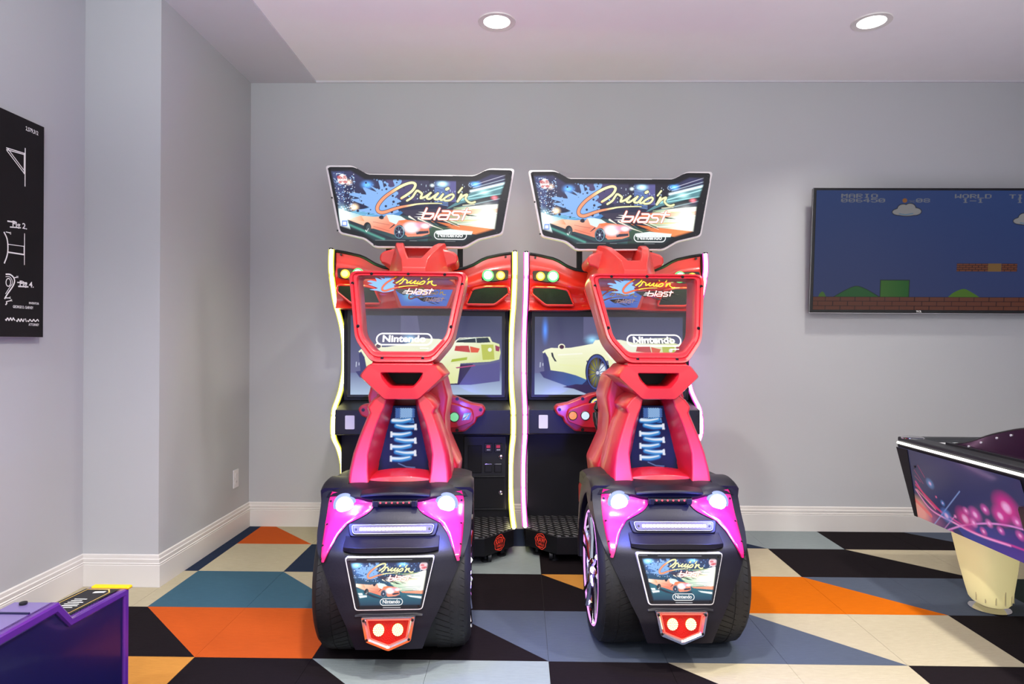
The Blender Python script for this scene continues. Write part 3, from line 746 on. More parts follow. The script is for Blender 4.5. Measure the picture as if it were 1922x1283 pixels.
# the lit picture fades to the black border
D = A.dist([*lit, lit[0]], 0.0); ins = A.inside(lit)
A.I *= np.where(ins, np.clip(D / .012, 0, 1), 0)[..., None]
A.I += A.c((14, 15, 20))
mp_ = A.mesh('marquee_print', fm, 'marquee', R, keep=rounded(inner, .018))
nintendo(mp_, fm, K(1203, 728), .178, .045, glow('logo_white', (.92, .94, .95, 1), 1.0, False), lift=.001)
raw_m = glow('logo_red', (.6, .06, .06, 1), .9, False)
flat('maker_badge', [textv('RAW', .020, fm, .001, K(255, 235), bold=.03, sx=1.0), textv('THRILLS', .010, fm, .001, K(255, 262), bold=.02)], raw_m, mp_)
for p in [(135, 155), (165, 410), (215, 700), (535, 820), (1300, 820), (1615, 700), (1680, 410), (1725, 160)]:
    bolt(mq, (K(*p)[0], -.16, K(*p)[1]), (0, -1, 0), .005, .003, 'darkmetal')

# game screen
box('screen_frame', -.511, .511, .262, .30, .868, 1.44, 'black', R, bevel=.004)
box('screen_bezel', -.490, .490, .255, .268, .885, 1.43, 'bolt', R, bevel=.004)
S2 = lambda px, py: (-.467 + (px - 1000) / 268 * .934, .905 + (738.5 - py) / 145.5 * .49)   # right machine's screen
S1 = lambda px, py: (-.467 + (px - 672) / 268 * .934, .905 + (738.5 - py) / 145.5 * .49)
Q = lambda x, y: S2(990 + x / 7.544, 590 + y / 7.544)
P3 = lambda x, y: S1(590 + x / 4.7525, 450 + y / 4.7525)
A = Art(-.467, .467, .905, 1.395, 420, 220, (60, 60, 92))
A.grad([(-.467, .905), (.467, .905), (.467, 1.395), (-.467, 1.395)], (104, 104, 146), (58, 62, 92), (0, 1.02), (0, 1.39))
A.grad([(-.467, .905), (.467, .905), (.467, 1.07), (-.467, 1.04)], (176, 196, 224), (86, 92, 140), (0, .905), (0, 1.07))
A.poly([Q(740, 20), Q(960, 20), Q(1000, 300), Q(740, 340)], (112, 110, 150), .5)
A.lite(Q(860, 350), .07, .05, (150, 220, 255), 1.2); A.lite(P3(480, 800), .03, .12, (60, 140, 255), 1.2)
A.poly([Q(*p) for p in [(145, 800), (300, 775), (480, 800), (800, 900), (1400, 960), (1400, 1130), (820, 1120), (500, 990), (200, 880)]], (46, 50, 98))
A.grad([Q(*p) for p in [(145, 800), (300, 775), (480, 800), (800, 900), (700, 1000), (500, 990), (200, 880)]], (54, 52, 110), (70, 110, 170), Q(200, 850), Q(760, 940))
A.poly([Q(460, 1010), Q(640, 970), Q(830, 980), Q(1100, 1130), Q(820, 1120), Q(640, 1040)], (52, 44, 84))
A.poly([P3(1215, 1130), P3(1500, 1110), P3(1645, 1080), P3(1645, 1250), P3(1400, 1283), P3(1215, 1283)], (84, 80, 140))
A.poly([P3(1215, 1110), P3(1420, 1100), P3(1300, 1283), P3(1215, 1283)], (46, 36, 74))
body = [(180, 525), (215, 490), (300, 462), (400, 465), (560, 460), (700, 435), (870, 400), (900, 350), (1075, 340), (1250, 345), (1400, 380), (1500, 430), (1560, 520), (1500, 960), (1130, 980), (1080, 640), (780, 640), (800, 700), (780, 905), (640, 845), (470, 800), (295, 775), (270, 640), (240, 560)]
A.grad([Q(*p) for p in body], (252, 252, 226), (228, 234, 168), Q(700, 350), Q(700, 900))
rear = [P3(*p) for p in [(1230, 930), (1300, 872), (1560, 862), (1580, 905), (1640, 925), (1652, 1000), (1640, 1060), (1560, 1080), (1230, 1100), (1150, 1200), (1000, 1000), (1100, 920)]]
A.grad(rear, (248, 250, 230), (222, 230, 160), P3(1300, 900), P3(1400, 1090))
A.poly([P3(*p) for p in [(1300, 880), (1545, 868), (1565, 910), (1480, 915), (1270, 912)]], (38, 50, 62)); A.line([P3(1290, 890), P3(1440, 872), P3(1445, 910)], .004, (226, 240, 230))
A.poly([P3(*p) for p in [(1270, 942), (1380, 940), (1395, 1000), (1260, 985)]], (196, 70, 70)); A.poly([P3(*p) for p in [(1390, 945), (1475, 965), (1460, 1000), (1400, 1000)]], (226, 90, 60)); A.poly([P3(*p) for p in [(1605, 935), (1645, 950), (1640, 990), (1610, 985)]], (150, 50, 90))
A.poly([P3(*p) for p in [(1485, 930), (1590, 930), (1600, 1060), (1500, 1065)]], (188, 196, 84)); A.ell(P3(1560, 975), .012, .012, (240, 244, 230))
A.poly([P3(*p) for p in [(1240, 1060), (1370, 1040), (1365, 1065), (1230, 1085)]], (170, 190, 60)); A.poly([P3(*p) for p in [(1270, 1130), (1430, 1108), (1440, 1118), (1280, 1140)]], (170, 70, 120))
for a, b, wd, c_ in [((400, 560), (720, 540), .008, (255, 255, 246)), ((420, 700), (700, 720), .012, (236, 240, 180)), ((430, 620), (740, 600), .006, (236, 240, 196)), ((1100, 640), (1350, 600), .01, (236, 242, 190))]:
    A.line([Q(*a), Q(*b)], wd, c_, .7, soft=.004)
A.poly([Q(*p) for p in [(188, 560), (215, 520), (262, 600), (295, 775), (210, 790)]], (56, 58, 110)); A.poly([Q(*p) for p in [(300, 530), (325, 530), (340, 590), (380, 655), (350, 650), (310, 580)]], (30, 34, 50))
A.ell(Q(443, 445), .022, .018, (250, 250, 220)); A.ell(Q(445, 448), .015, .013, (74, 40, 66))
A.poly([Q(*p) for p in [(1060, 980), (1140, 980), (1090, 700), (1040, 700)]], (30, 30, 60))
A.ell(Q(925, 795), .072, .112, (24, 24, 52)); A.ell(Q(925, 800), .066, .108, (66, 84, 150)); A.ell(Q(925, 808), .058, .095, (40, 26, 52))
A.ell(Q(905, 800), .03, .07, (214, 214, 80), a=.4, soft=.9); A.ell(Q(1000, 780), .02, .04, (230, 240, 250), soft=.5)
for k in range(14):
    a = k * 6.283 / 14 + .15; A.line([Q(935, 810), (Q(935, 810)[0] + .056 * math.cos(a), Q(935, 810)[1] + .092 * math.sin(a))], .0045, (66, 80, 134))
A.ell(Q(935, 810), .009, .011, (206, 210, 226)); A.line([Q(1105, 730), Q(1140, 910)], .006, (230, 196, 60))
A.line([Q(155, 670), Q(152, 730)], .006, (190, 196, 220)); A.line([Q(190, 680), Q(190, 710)], .005, (200, 206, 230))
fs = lambda x, h, l=0: (x, .2545 - l, h)
scr = A.mesh('game_screen', fs, 'screen', R)
flat('screen_caption', [textv('FREEWAY', .022, fs, .0006, (Q(1060, 1062)[0], Q(1060, 1062)[1]), bold=.03, shear=.2)], 'print_white', scr)

# control shelf and red dashboard
prism('control_shelf', [(.085, .68), (.03, .69), (.03, .834), (.27, .868), (.27, .68)], -.511, .511, 'darkmetal', R, bevel=.004, axis='x')
prism('instruction_sticker', rounded([(-.452, .722), (-.398, .722), (-.398, .802), (-.452, .802)], .006), .0275, .031, 'sticker', R)
for sx in (-1, 1):
    for z in (.71, .80): bolt(R, (sx * .497, .031, z), (0, -1, 0), .005, .004)
half = [(.0, .950), (.09, .946), (.158, .932), (.285, .880), (.350, .868), (.366, .845), (.348, .808), (.316, .795), (.306, .765), (.245, .716), (0, .702)]
dash_pts = half[:-1] + [half[-1]] + [(-x, z) for x, z in half[::-1][1:-1]]
dsh = prism('dashboard', dash_pts, -.045, .05, 'red', R, bevel=.010)
inner_h = [(.06, .90), (.20, .875), (.285, .845), (.297, .80), (.285, .775), (.20, .745), (.06, .74)]
for sx in (-1, 1):
    blk = prism('dash_pod', rounded([(sx * x, z) for x, z in inner_h], .012), -.085, -.03, 'red', dsh, bevel=.010)
    for px_, pz_ in [(.335, .842), (.20, .725), (.20, .905)]: bolt(dsh, (sx * px_, -.044, pz_), (0, -1, 0), .010, .003)
for x, z, r, mt, nm in [(-.262, .812, .022, 'btn_orange', 'orange_button'), (-.190, .812, .022, 'btn_white', 'white_button'), (.186, .806, .024, 'btn_green', 'green_button')]:
    lathe(nm, [(0, .0005), (0, r * 1.2), (.006, r * 1.2), (.008, r), (.014, r * .92), (.016, .0005)], (x, -.083, z), (0, -1, 0), mt, R, n=28)
    lathe('button_collar', [(0, r * 1.22), (.007, r * 1.22), (.009, r * 1.04), (0, r * 1.04)], (x, -.083, z), (0, -1, 0), 'bolt', R, n=28)
A = Art(.222, .282, .782, .832, 30, 26, (70, 110, 170)); A.lite((.24, .81), .04, .03, (180, 210, 240), .8); A.line([(.235, .795), (.265, .815)], .006, (60, 56, 60)); A.line([(.245, .792), (.268, .822)], .003, (230, 190, 70))
A.mesh('dash_sticker', lambda x, h, l=0: (x, -.0865 - l, h), 'panel_lit', R, keep=[(.228, .786), (.268, .79), (.280, .828), (.240, .826)])
gz = lathe('gauge', [(0, .0005), (0, .05), (.012, .05), (.012, .043), (.009, .042), (.009, .0005)], (-.118, -.05, .872), (0, -1, 0), 'bolt', R, n=36)
A = Art(-.161, -.075, .829, .915, 44, 44, (30, 44, 80)); A.ell((-.118, .872), .036, .036, (210, 224, 236)); A.ell((-.118, .872), .025, .025, (40, 60, 100))
A.line([(-.118 + .031 * math.cos(a), .872 + .031 * math.sin(a)) for a in np.linspace(.3, 2.6, 12)], .008, (236, 200, 70)); A.line([(-.118, .872), (-.09, .89)], .003, (240, 90, 60))
A.mesh('gauge_face', lambda x, h, l=0: (x, -.0595 - l, h), 'panel_lit', R, keep=[(-.118 + .042 * math.cos(a), .872 + .042 * math.sin(a)) for a in np.linspace(0, 6.283, 29)[:-1]])
wax = Vector((0, -.85, .35)).normalized(); wc = Vector((0, -.26, .825))
sw = torus('steering_wheel', wc, wax, .155, .017, 'shell', R)
tube('steering_column', [(0, -.04, .80), tuple(wc)], .03, 'bolt', sw)
a_, u_, v_ = frame(wax)
for k in range(3):
    an = math.pi / 2 + k * 2.094; d = u_ * math.cos(an) + v_ * math.sin(an)
    tube('wheel_spoke', [wc, wc + d * .15], [.024, .014], 'darkmetal', sw, n=8)
cyl('wheel_hub', wc - a_ * -.02, -a_, .04, .04, 'red', sw)
# lower cabinet front and coin door
prism('lower_front', [(.21, .155), (.21, .68), (.30, .68), (.30, .155)], -.511, .511, 'black', R, axis='x')
cd = box('coin_door', .235, .495, .195, .212, .20, .655, 'darkmetal', R, bevel=.004)
box('coin_door_lower', .245, .485, .190, .197, .215, .40, 'black', cd, bevel=.003)
box('coin_door_ledge', .24, .49, .180, .197, .405, .412, 'darkmetal', cd, bevel=.002)
for x in (.385, .445):
    cp = box('coin_slot', x - .023, x + .023, .184, .197, .558, .612, 'bolt', cd, bevel=.003)
    box('coin_slot_window', x - .012, x + .012, .181, .186, .584, .602, 'coin_red', cd, bevel=.002)
    box('coin_slot_plate', x - .010, x + .012, .181, .186, .570, .576, 'white_edge', cd)
    box('coin_return', x - .022, x + .022, .186, .197, .435, .485, 'bolt', cd, bevel=.003)
    box('coin_return_lip', x - .020, x + .020, .182, .188, .484, .488, 'chrome', cd)
box('coin_door_panel', .26, .345, .190, .197, .43, .60, 'black', cd, bevel=.003)
for z in (.53, .31): lathe('door_lock', [(0, .0005), (0, .012), (.010, .012), (.012, .009), (.012, .0005)], (.462, .192, z), (0, -1, 0), 'chrome', cd, n=20)
# base platform
plat = [(-.530, -.04), (-.36, -.21), (.36, -.21), (.530, -.04), (.530, BK), (-.530, BK)]
bp_ = prism('base_platform', plat, .050, .150, 'black', R, bevel=.004, axis='z')
prism('tread_plate', [(x * .985, y + .004 if y < 0 else y) for x, y in plat], .150, .1555, 'diamond', R, axis='z')
for sx in (-1, 1):
    e0, e1 = Vector((sx * .530, -.04, 0)), Vector((sx * .36, -.21, 0))
    d = (e0 - e1).normalized() * sx; nrm = Vector((sx, -1, 0)).normalized(); mid = (e0 + e1) / 2
    ffn = lambda x, h, l=0, mid=mid, d=d, nrm=nrm: tuple(mid + d * x + nrm * (.0012 + l) + Vector((0, 0, h)))
    pts = [(.041 * math.cos(a) * (1 + .08 * math.sin(7 * a)), .100 + .043 * math.sin(a) * (1 + .06 * math.cos(5 * a))) for a in np.linspace(0, 6.283, 37)[:-1]]
    ring = pts + [pts[0]]
    flat('maker_logo', [ribbonv(ring, .004, ffn, 0), textv('RAW', .040, ffn, 0, (0, .106), bold=.02, width=.064), textv('THRILLS', .019, ffn, 0, (0, .082), bold=.02, width=.052),
                        ribbonv([(-.022, .125), (0, .131), (.022, .125)], .006, ffn, 0), ribbonv([(-.018, .069), (0, .066), (.018, .069)], .005, ffn, 0)], 'print_red', bp_)
    for q in (.25, .8):
        c_ = e1.lerp(e0, q) - nrm * .05
        ft = lathe('levelling_foot', [(0, .0005), (0, .026), (.008, .026), (.014, .010), (.050, .009), (.050, .0005)], (c_.x, c_.y, 0), (0, 0, 1), 'darkmetal', R, n=20)
    lathe('levelling_foot', [(0, .0005), (0, .026), (.008, .026), (.014, .010), (.050, .009), (.050, .0005)], (sx * .45, BK - .06, 0), (0, 0, 1), 'darkmetal', R, n=20)
    # castor
    cw = Vector((sx * .39, -.145, .028))
    lathe('castor', [(-.009, .0005), (-.009, .026), (.009, .026), (.009, .0005)], cw, (1, 0, 0), 'darkmetal', R, n=20)
sb = prism('seat_rail', [(-.20, .155), (-.20, .03), (-.95, .03), (-.95, .30), (-.60, .30), (-.45, .17)], -.23, .23, 'black', R, bevel=.01, axis='x')

# seat
cs_ = prism('seat_cushion', [(-.30, .38), (-.28, .44), (-.35, .47), (-.62, .43), (-.70, .46), (-.72, .36), (-.60, .29), (-.36, .29)], -.21, .21, 'shell', R, bevel=.03, axis='x')
for sx in (-1, 1):
    prism('seat_side', [(-.28, .36), (-.26, .46), (-.34, .50), (-.60, .46), (-.72, .56), (-.80, .60), (-.80, .34), (-.5, .30)], sx * .212, sx * .250, 'red', R, bevel=.015, axis='x')
wing = [(.10, 1.12), (.165, 1.075), (.190, .980), (.178, .890), (.182, .790), (.238, .662), (.226, .560)]
wpts = wing + [(-x, z) for x, z in wing[::-1]]
loops = []
for y, k in [(-.80, .94), (-.74, 1.0), (-.60, 1.03), (-.50, 1.0)]:
    loops.append([(x * k, y + .10 * (1.0 - z) * 0 - (.10 if z < .9 else 0) * 0, z) for x, z in wpts])
V, F = loopsv(loops)
mk('seat_back', V, F, 'red', R, bevel=.012, angle=35)['label'] = 'red moulded seat back shell'
VLOGO = (.006, 1.481)
def hy(h): return -.80 - (1.55 - h) * .55
outer = [(-.274, 1.555), (.274, 1.555), (.210, 1.240), (.130, 1.142), (-.130, 1.142), (-.210, 1.240)]
innr = [(-.226, 1.528), (.226, 1.528), (.178, 1.258), (.117, 1.190), (-.117, 1.190), (-.178, 1.258)]
RAD_O = [.045, .045, .035, .03, .03, .035]; RAD_I = [.016, .016, .025, .02, .02, .025]
po, pi_ = rounded(outer, RAD_O, 5), rounded(innr, RAD_I, 5)
def hloop(t, dy, s=1.0, dz=0.0, flare=0.0):
    out = []
    for a, b in zip(po, pi_):
        x = a[0] + (b[0] - a[0]) * t; z = a[1] + (b[1] - a[1]) * t
        out.append((x * s, hy(z) + dy, z + dz))
    return out
LP = [hloop(0, .17, 1.0, -.02), hloop(-.03, .10, 1.0, -.008), hloop(-.02, .02), hloop(.04, .0), hloop(.12, -.010), hloop(.40, -.012), hloop(.46, -.006), hloop(.52, -.004), hloop(.56, -.008), hloop(.86, -.008), hloop(.93, -.002), hloop(1.0, .006), hloop(1.0, .05), hloop(.90, .15)]
V, F = loopsv(LP, wrap=True)
hf = mk('headrest_frame', V, F, 'red', R, angle=50)
hf['label'] = 'red headrest frame around a clear window'
for x, z in [(-.165, 1.541), (0, 1.542), (.165, 1.541), (-.245, 1.495), (.245, 1.495), (-.200, 1.300), (.200, 1.300), (-.085, 1.163), (.085, 1.163)]:
    bolt(hf, (x, hy(z) - .006, z), (0, -1, -.3), .0065, .009)
vw = mk('visor_window', [(x, hy(z) + .012, z) for x, z in [(p[0] * 1.02, p[1]) for p in pi_]], [tuple(range(len(pi_)))], 'clear', R, smooth=False)
vw['label'] = 'clear acrylic window with title print'
fv = lambda x, h, l=0: (x, hy(h) + .0105 - l * .9, h)
logo_ribbons(vw, fv, .45, VLOGO, splat=True, names='title')
nintendo(vw, fv, (.0, 1.243), .236, .048, 'print_white', lift=.0015)
flat('small_print', [ribbonv([(.07, 1.205), (.105, 1.205)], .0035, fv, .001)], 'print_white', vw)
# waist block with hand hole
wo = [(-.142, 1.136), (.142, 1.136), (.178, 1.088), (.072, .990), (-.072, .990), (-.178, 1.088)]
wi = [(-.086, 1.101), (.086, 1.101), (.070, 1.072), (.046, 1.044), (-.046, 1.044), (-.070, 1.072)]
pwo, pwi = rounded(wo, .010, 3), rounded(wi, .010, 3)
def wl_(t, y, s=1.0, dz=0): return [((a[0] + (b[0] - a[0]) * t) * s, y - (1.06 - a[1]) * .12, a[1] + (b[1] - a[1]) * t + dz) for a, b in zip(pwo, pwi)]
LP = [wl_(-.10, -.82, 1.03), wl_(-.05, -.93, 1.02), wl_(.0, -1.035), wl_(.08, -1.05), wl_(.90, -1.052), wl_(1.0, -1.04), wl_(1.02, -.86)]
V, F = loopsv(LP, wrap=True)
mk('waist_block', V, F, 'red', R, angle=38)['label'] = 'red waist block with hand hole'
box('waist_backing', -.11, .11, -.87, -.84, 1.03, 1.12, 'black', R)
loops = [[(-.128 * k, y0, z), (.128 * k, y0, z), (.125 * k, y1, z), (-.125 * k, y1, z)] for z, y0, y1, k in [(1.165, -.98, -.82, .95), (1.140, -1.03, -.82, 1.0), (1.120, -1.035, -.82, 1.08)]]
V, F = loopsv(loops); mk('neck', V, F, 'red', R, bevel=.006)
# two legs of the backrest
for sx in (-1, 1):
    secs = [(1.02, .085, .060, .040, -1.03), (.985, .130, .066, .045, -1.035), (.955, .150, .074, .050, -1.04), (.932, .140, .086, .054, -1.045), (.885, .158, .104, .064, -1.055), (.830, .178, .120, .076, -1.068), (.768, .197, .132, .088, -1.085), (.705, .208, .128, .102, -1.105), (.640, .213, .118, .112, -1.13)]
    loops = []
    for z, xo, xr, xi, yf in secs:
        loops.append([(sx * xo, -.80, z), (sx * xo, yf + .035, z), (sx * (xo - .012), yf, z), (sx * xr, yf - .004, z), (sx * xi, -.935, z), (sx * xi, -.86, z)])
    V, F = loopsv(loops)
    mk('backrest_leg', V, F, 'red', R, bevel=.007, angle=32)
V, F = loopsv([[(x, y0, .632), (x, y1, .632), (x, y1 + .02, .672 + .012 * (1 - (x / .12) ** 2)), (x, -.93, .676 + .012 * (1 - (x / .12) ** 2)), (x, -.93, .632)] for x, y0, y1 in [(q, -1.0, -1.115 - .012 * (1 - (q / .125) ** 2)) for q in np.linspace(-.125, .125, 13)]])
mk('backrest_sill', V, F, 'red', R, bevel=.005, angle=35)
# suspension picture
tr = [(-.062, .95), (.062, .95), (.118, .665), (-.118, .665)]
A = Art(-.12, .12, .66, .955, 96, 118, (12, 18, 44))
SP = lambda x, y: (-.0565 + (x - 300) * (.113 / 500), .945 - (y - 130) * (.270 / 1000))
for k in range(11):
    for q in range(8):
        A.ell(SP(390 + q * 45 + (k % 2) * 22, 150 + k * 14), .0042, .0028, (150, 190, 236) if 2 <= q <= 6 else (74, 110, 176))
A.grad([SP(330, 305), SP(720, 305), SP(740, 380), SP(310, 370)], (236, 244, 252), (60, 120, 190), SP(500, 305), SP(520, 380))
for k, yy in enumerate([345, 440, 560, 655, 755, 850, 940]):
    lft = k % 2 == 0
    xa, xb = (330, 660) if lft else (400, 730)
    P = spline([(xa, yy + (4 if lft else -16)), ((xa + xb) / 2, yy + 8), (xb, yy + (-16 if lft else 4))], 8); n = len(P)
    A.line([SP(*p) for p in P], [.026 - .010 * abs(i / n - .5) for i in range(n)], (22, 70, 140))
    A.line([SP(p[0], p[1] - 6) for p in P], [.020 - .008 * abs(i / n - .5) for i in range(n)], (64, 148, 214), soft=.002)
    A.line([SP(p[0], p[1] - 14) for p in P], [.004 + .007 * ((1 - i / n) if lft else i / n) for i in range(n)], (236, 246, 255), soft=.003)
    if k: A.poly([SP(x_, y_) for x_, y_ in ([(290, yy - 50), (325, yy - 50), (330, yy + 45), (290, yy + 40)] if lft else [(738, yy - 44), (778, yy - 50), (788, yy + 50), (738, yy + 44)])], (238, 240, 250))
A.line([SP(450, 1010), SP(600, 1065), SP(760, 1075)], .003, (120, 140, 200))
A.mesh('suspension_picture', lambda x, h, l=0: (x, -.930 - l - (.95 - h) * .10, h), 'spring', R, keep=tr)
prism('picture_backing', tr, -.92, -.88, 'black', R)

# rear shell
PH = [.04, .10, .20, .25, .35, .44, .46, .50, .55, .60, .64]
PYv = [-1.330, -1.395, -1.408, -1.404, -1.390, -1.368, -1.352, -1.305, -1.250, -1.215, -1.20]
PWv = [.104, .116, .152, .178, .226, .270, .279, .292, .297, .299, .297]
def RY(x, h): return float(np.interp(h, PH, PYv)) + .042 * (abs(x) / .29) ** 2.6
loops = []
for h in np.linspace(.64, .114, 44):
    wv = float(np.interp(h, PH, PWv))
    row = [(x, RY(x, h), h) for x in np.linspace(-wv, wv, 25)]
    loops.append([(-wv, RY(wv, h) + .20, h)] + [(-wv, RY(wv, h) + .012, h)] + row + [(wv, RY(wv, h) + .012, h)] + [(wv, RY(wv, h) + .20, h)])
V, F = loopsv(loops)
sh = mk('rear_shell', V, F, 'shell', R, angle=60)
sh['label'] = 'black tail shell'
FT = [(-1.195, .612), (-1.228, .618), (-1.238, .630), (-1.228, .645), (-1.190, .658), (-1.10, .666), (-.95, .668), (-.82, .660), (-.72, .630), (-.70, .58)]
loops = []
for x in np.linspace(-.293, .293, 41):
    a = abs(x) / .293
    dip = .012 * math.exp(-(x / .13) ** 8)
    loops.append([(x, y + (.075 * a ** 2.6 if y < -1 else .03 * a ** 3), z - .022 * a ** 7 - (dip if -1.24 < y < -1.15 else 0)) for y, z in FT])
V, F = loopsv(loops)
mk('tail_fender', V, F, 'shell', R, angle=55)
loops = [[(x, -1.205, .636), (x, -1.262 + .02 * (x / .13) ** 2, .640 - .010 * (x / .13) ** 2), (x, -1.258 + .02 * (x / .13) ** 2, .652 - .012 * (x / .13) ** 2), (x, -1.20, .662 - .012 * (x / .13) ** 2)] for x in np.linspace(-.135, .135, 15)]
V, F = loopsv(loops); mk('tail_lip', V, F, 'shell', R, bevel=.004)
WC = (-1.072, .288)    # wheel axle (y, z)
for sx in (-1, 1):
    loops = []
    for a in np.linspace(math.radians(-12), math.radians(108), 34):
        c_, s_ = math.cos(a), math.sin(a)   # angle from +y (front) over the top
        lo = []
        for x, r in [(.20, .305), (.298, .305), (.303, .315), (.303, .340 + .03 * max(0, s_)), (.290, .352 + .03 * max(0, s_)), (.20, .352 + .03 * max(0, s_))]:
            lo.append((sx * x, WC[0] + c_ * r * (1.06 if c_ > 0 else .8), WC[1] + s_ * r))
        loops.append(lo)
    V, F = loopsv(loops); mk('wheel_arch', V, F, 'shell', R, angle=45)
    ty = lathe('tyre', [(.09, .10), (.09, .282), (.11, .288), (.245, .290), (.272, .282), (.288, .266), (.295, .250), (.290, .234), (.24, .232), (.24, .10)], (0, WC[0], WC[1]), (sx, 0, 0), 'tyre', R, n=72, angle=30)
    V, F = [], []
    for k in range(66):
        for x0_, x1_, sk in [(.165, .217, .05), (.221, .271, .05)]:
            a = k * 2 * math.pi / 66
            def tp(x, t, r):
                return (sx * x, WC[0] + math.cos(t) * r, WC[1] + math.sin(t) * r)
            q = []
            for r in (.284, .2918):
                for x, t in [(x0_, a), (x1_, a + sk * 1.6), (x1_, a + sk * 1.6 + .083), (x0_, a + .083)]:
                    rr = r - (.0065 if x > .255 else 0)
                    q.append(tp(x, t, rr))
            n = len(V); V += q; F += [tuple(n + i for i in f_) for f_ in [(0, 1, 2, 3), (7, 6, 5, 4), (0, 4, 5, 1), (1, 5, 6, 2), (2, 6, 7, 3), (3, 7, 4, 0)]]
    tr_ = mk('tread', V, F, 'tyre', ty, smooth=False); tr_['kind'] = 'stuff'
    rm = lathe('wheel_rim', [(.235, .205), (.235, .232), (.286, .236), (.290, .230), (.284, .218), (.255, .205)], (0, WC[0], WC[1]), (sx, 0, 0), 'chrome', R, n=56)
    torus('rim_light', (sx * .289, WC[0], WC[1]), (1, 0, 0), .227, .0045, 'rim_led', rm, n=56, k=6)
    lathe('brake_disc', [(.20, .03), (.20, .17), (.21, .17), (.21, .03)], (0, WC[0], WC[1]), (sx, 0, 0), 'darkmetal', rm, n=32)
    lathe('wheel_back', [(.180, .0005), (.180, .23), (.186, .23), (.186, .0005)], (0, WC[0], WC[1]), (sx, 0, 0), 'black', rm, n=32)
    lathe('hub_cap', [(.23, .0005), (.23, .045), (.285, .038), (.295, .025), (.295, .0005)], (0, WC[0], WC[1]), (sx, 0, 0), 'chrome', rm, n=24)
    for k in range(10):
        a = (k // 2) * 2 * math.pi / 5 + (.16 if k % 2 else -.16) + .3
        a2 = (k // 2) * 2 * math.pi / 5 + (.05 if k % 2 else -.05) + .3
        p0 = Vector((sx * .283, WC[0] + math.cos(a2) * .04, WC[1] + math.sin(a2) * .04)); p1 = Vector((sx * .290, WC[0] + math.cos(a) * .222, WC[1] + math.sin(a) * .222))
        tube('spoke', [p0, (p0 + p1) / 2 + Vector((sx * -.004, 0, 0)), p1], [.012, .010, .012], 'chrome', rm, n=6)
    # red lamp housing
    lev = [(.638, .255, .062), (.622, .262, .050), (.596, .266, .078), (.570, .266, .100), (.552, .266, .135), (.535, .266, .176), (.500, .264, .207), (.460, .260, .226), (.420, .254, .243)]
    hs = np.array([l[0] for l in lev])[::-1]; xo = np.array([l[1] for l in lev])[::-1]; xi = np.array([l[2] for l in lev])[::-1]
    loops = []
    for h in np.linspace(.638, .420, 22):
        a, b = float(np.interp(h, hs, xi)), float(np.interp(h, hs, xo))
        xs = np.linspace(a, b, 9)
        lift = .012
        loops.append([(sx * xs[0], RY(xs[0], h) + .004, h)] + [(sx * x, RY(x, h) - lift * min(1, 4 * min((x - a) / (b - a + 1e-6), 1 - (x - a) / (b - a + 1e-6)) + .5), h) for x in xs] + [(sx * xs[-1], RY(xs[-1], h) + .03, h)])
    V, F = loopsv(loops)
    hs_ = mk('lamp_housing', V, F, 'red_lens', R, angle=60)
    hs_['label'] = 'red lamp housing'
    hx, hz_ = .197, .594
    hyy = RY(hx, hz_) - .012
    hd = lathe('headlamp', [(0, .0005), (0, .034), (.010, .034), (.018, .026), (.021, .0005)], (sx * hx, hyy + .004, hz_), (0, -1, 0), 'lamp_white', R, n=32)
    lathe('headlamp_ring', [(0, .034), (.009, .034), (.006, .045), (0, .046)], (sx * hx, hyy + .006, hz_), (0, -1, 0), 'lamp_ring', hd, n=32)
    for h in (.605, .53, .47, .43):
        bolt(hs_, (sx * .256, RY(.256, h) - .008, h), (0, -1, 0), .004, .005)
# light bar with six red diodes
cb = tube('light_bar', [(-.086, -1.236, .607), (.086, -1.236, .607)], .0135, 'bolt', R, n=14)
for k in range(6): cyl('diode', (-.055 + k * .022, -1.2485, .610), (0, -1, .1), .0036, .003, 'red_led', cb, n=10)
for sx in (-1, 1): box('light_bar_clamp', sx * .074 - .010, sx * .074 + .010, -1.252, -1.215, .592, .618, 'shell', cb, bevel=.004)
# brake light
def tilt(c, ang):
    ca, sa = math.cos(ang), math.sin(ang)
    return lambda x, h, l=0: (c[0] + x, c[1] - h * sa - l * ca, c[2] + h * ca - l * sa)   # ang > 0 leans the top toward the room
def tprism(name, pts, fn, l0, l1, mat, parent, bevel=0, **k):
    n = len(pts); v = [fn(x, h, l0) for x, h in pts] + [fn(x, h, l1) for x, h in pts]
    f = [tuple(range(n)), tuple(range(2 * n - 1, n - 1, -1))] + [(i, (i + 1) % n, n + (i + 1) % n, n + i) for i in range(n)]
    return mk(name, v, f, mat, parent, bevel, **k)
bfn = tilt((0, -1.292, .518), -.55)
tprism('brake_recess', rounded([(-.172, .026), (.172, .026), (.160, -.026), (-.160, -.026)], .012), bfn, -.02, .006, 'shell', R, bevel=.004)
bl = tprism('brake_light', rounded([(-.158, .018), (.158, .018), (.150, -.019), (-.150, -.019)], .010), bfn, .004, .012, 'darkmetal', R, bevel=.003)
bl['label'] = 'long white brake light'
v, f = tubev([bfn(x, h, .0125) for x, h in rounded([(-.155, .016), (.155, .016), (.147, -.017), (-.147, -.017)], .010)], .0013, 6, True); mk('brake_outline', v, f, 'white_edge', bl)
tprism('brake_lens', rounded([(-.150, .013), (.150, .013), (.143, -.014), (-.143, -.014)], .007), bfn, .0115, .0135, 'brake_lens', bl)
for k in range(18):
    x = -.118 + k * .0139
    tprism('diode', [(x - .0058, .0058), (x + .0058, .0058), (x + .0058, -.0058), (x - .0058, -.0058)], bfn, .013, .0155, 'brake', bl, bevel=.0015)
for sx in (-1, 1): bolt(bl, bfn(sx * .138, 0, .0135), (0, -1, .5), .004, .003)
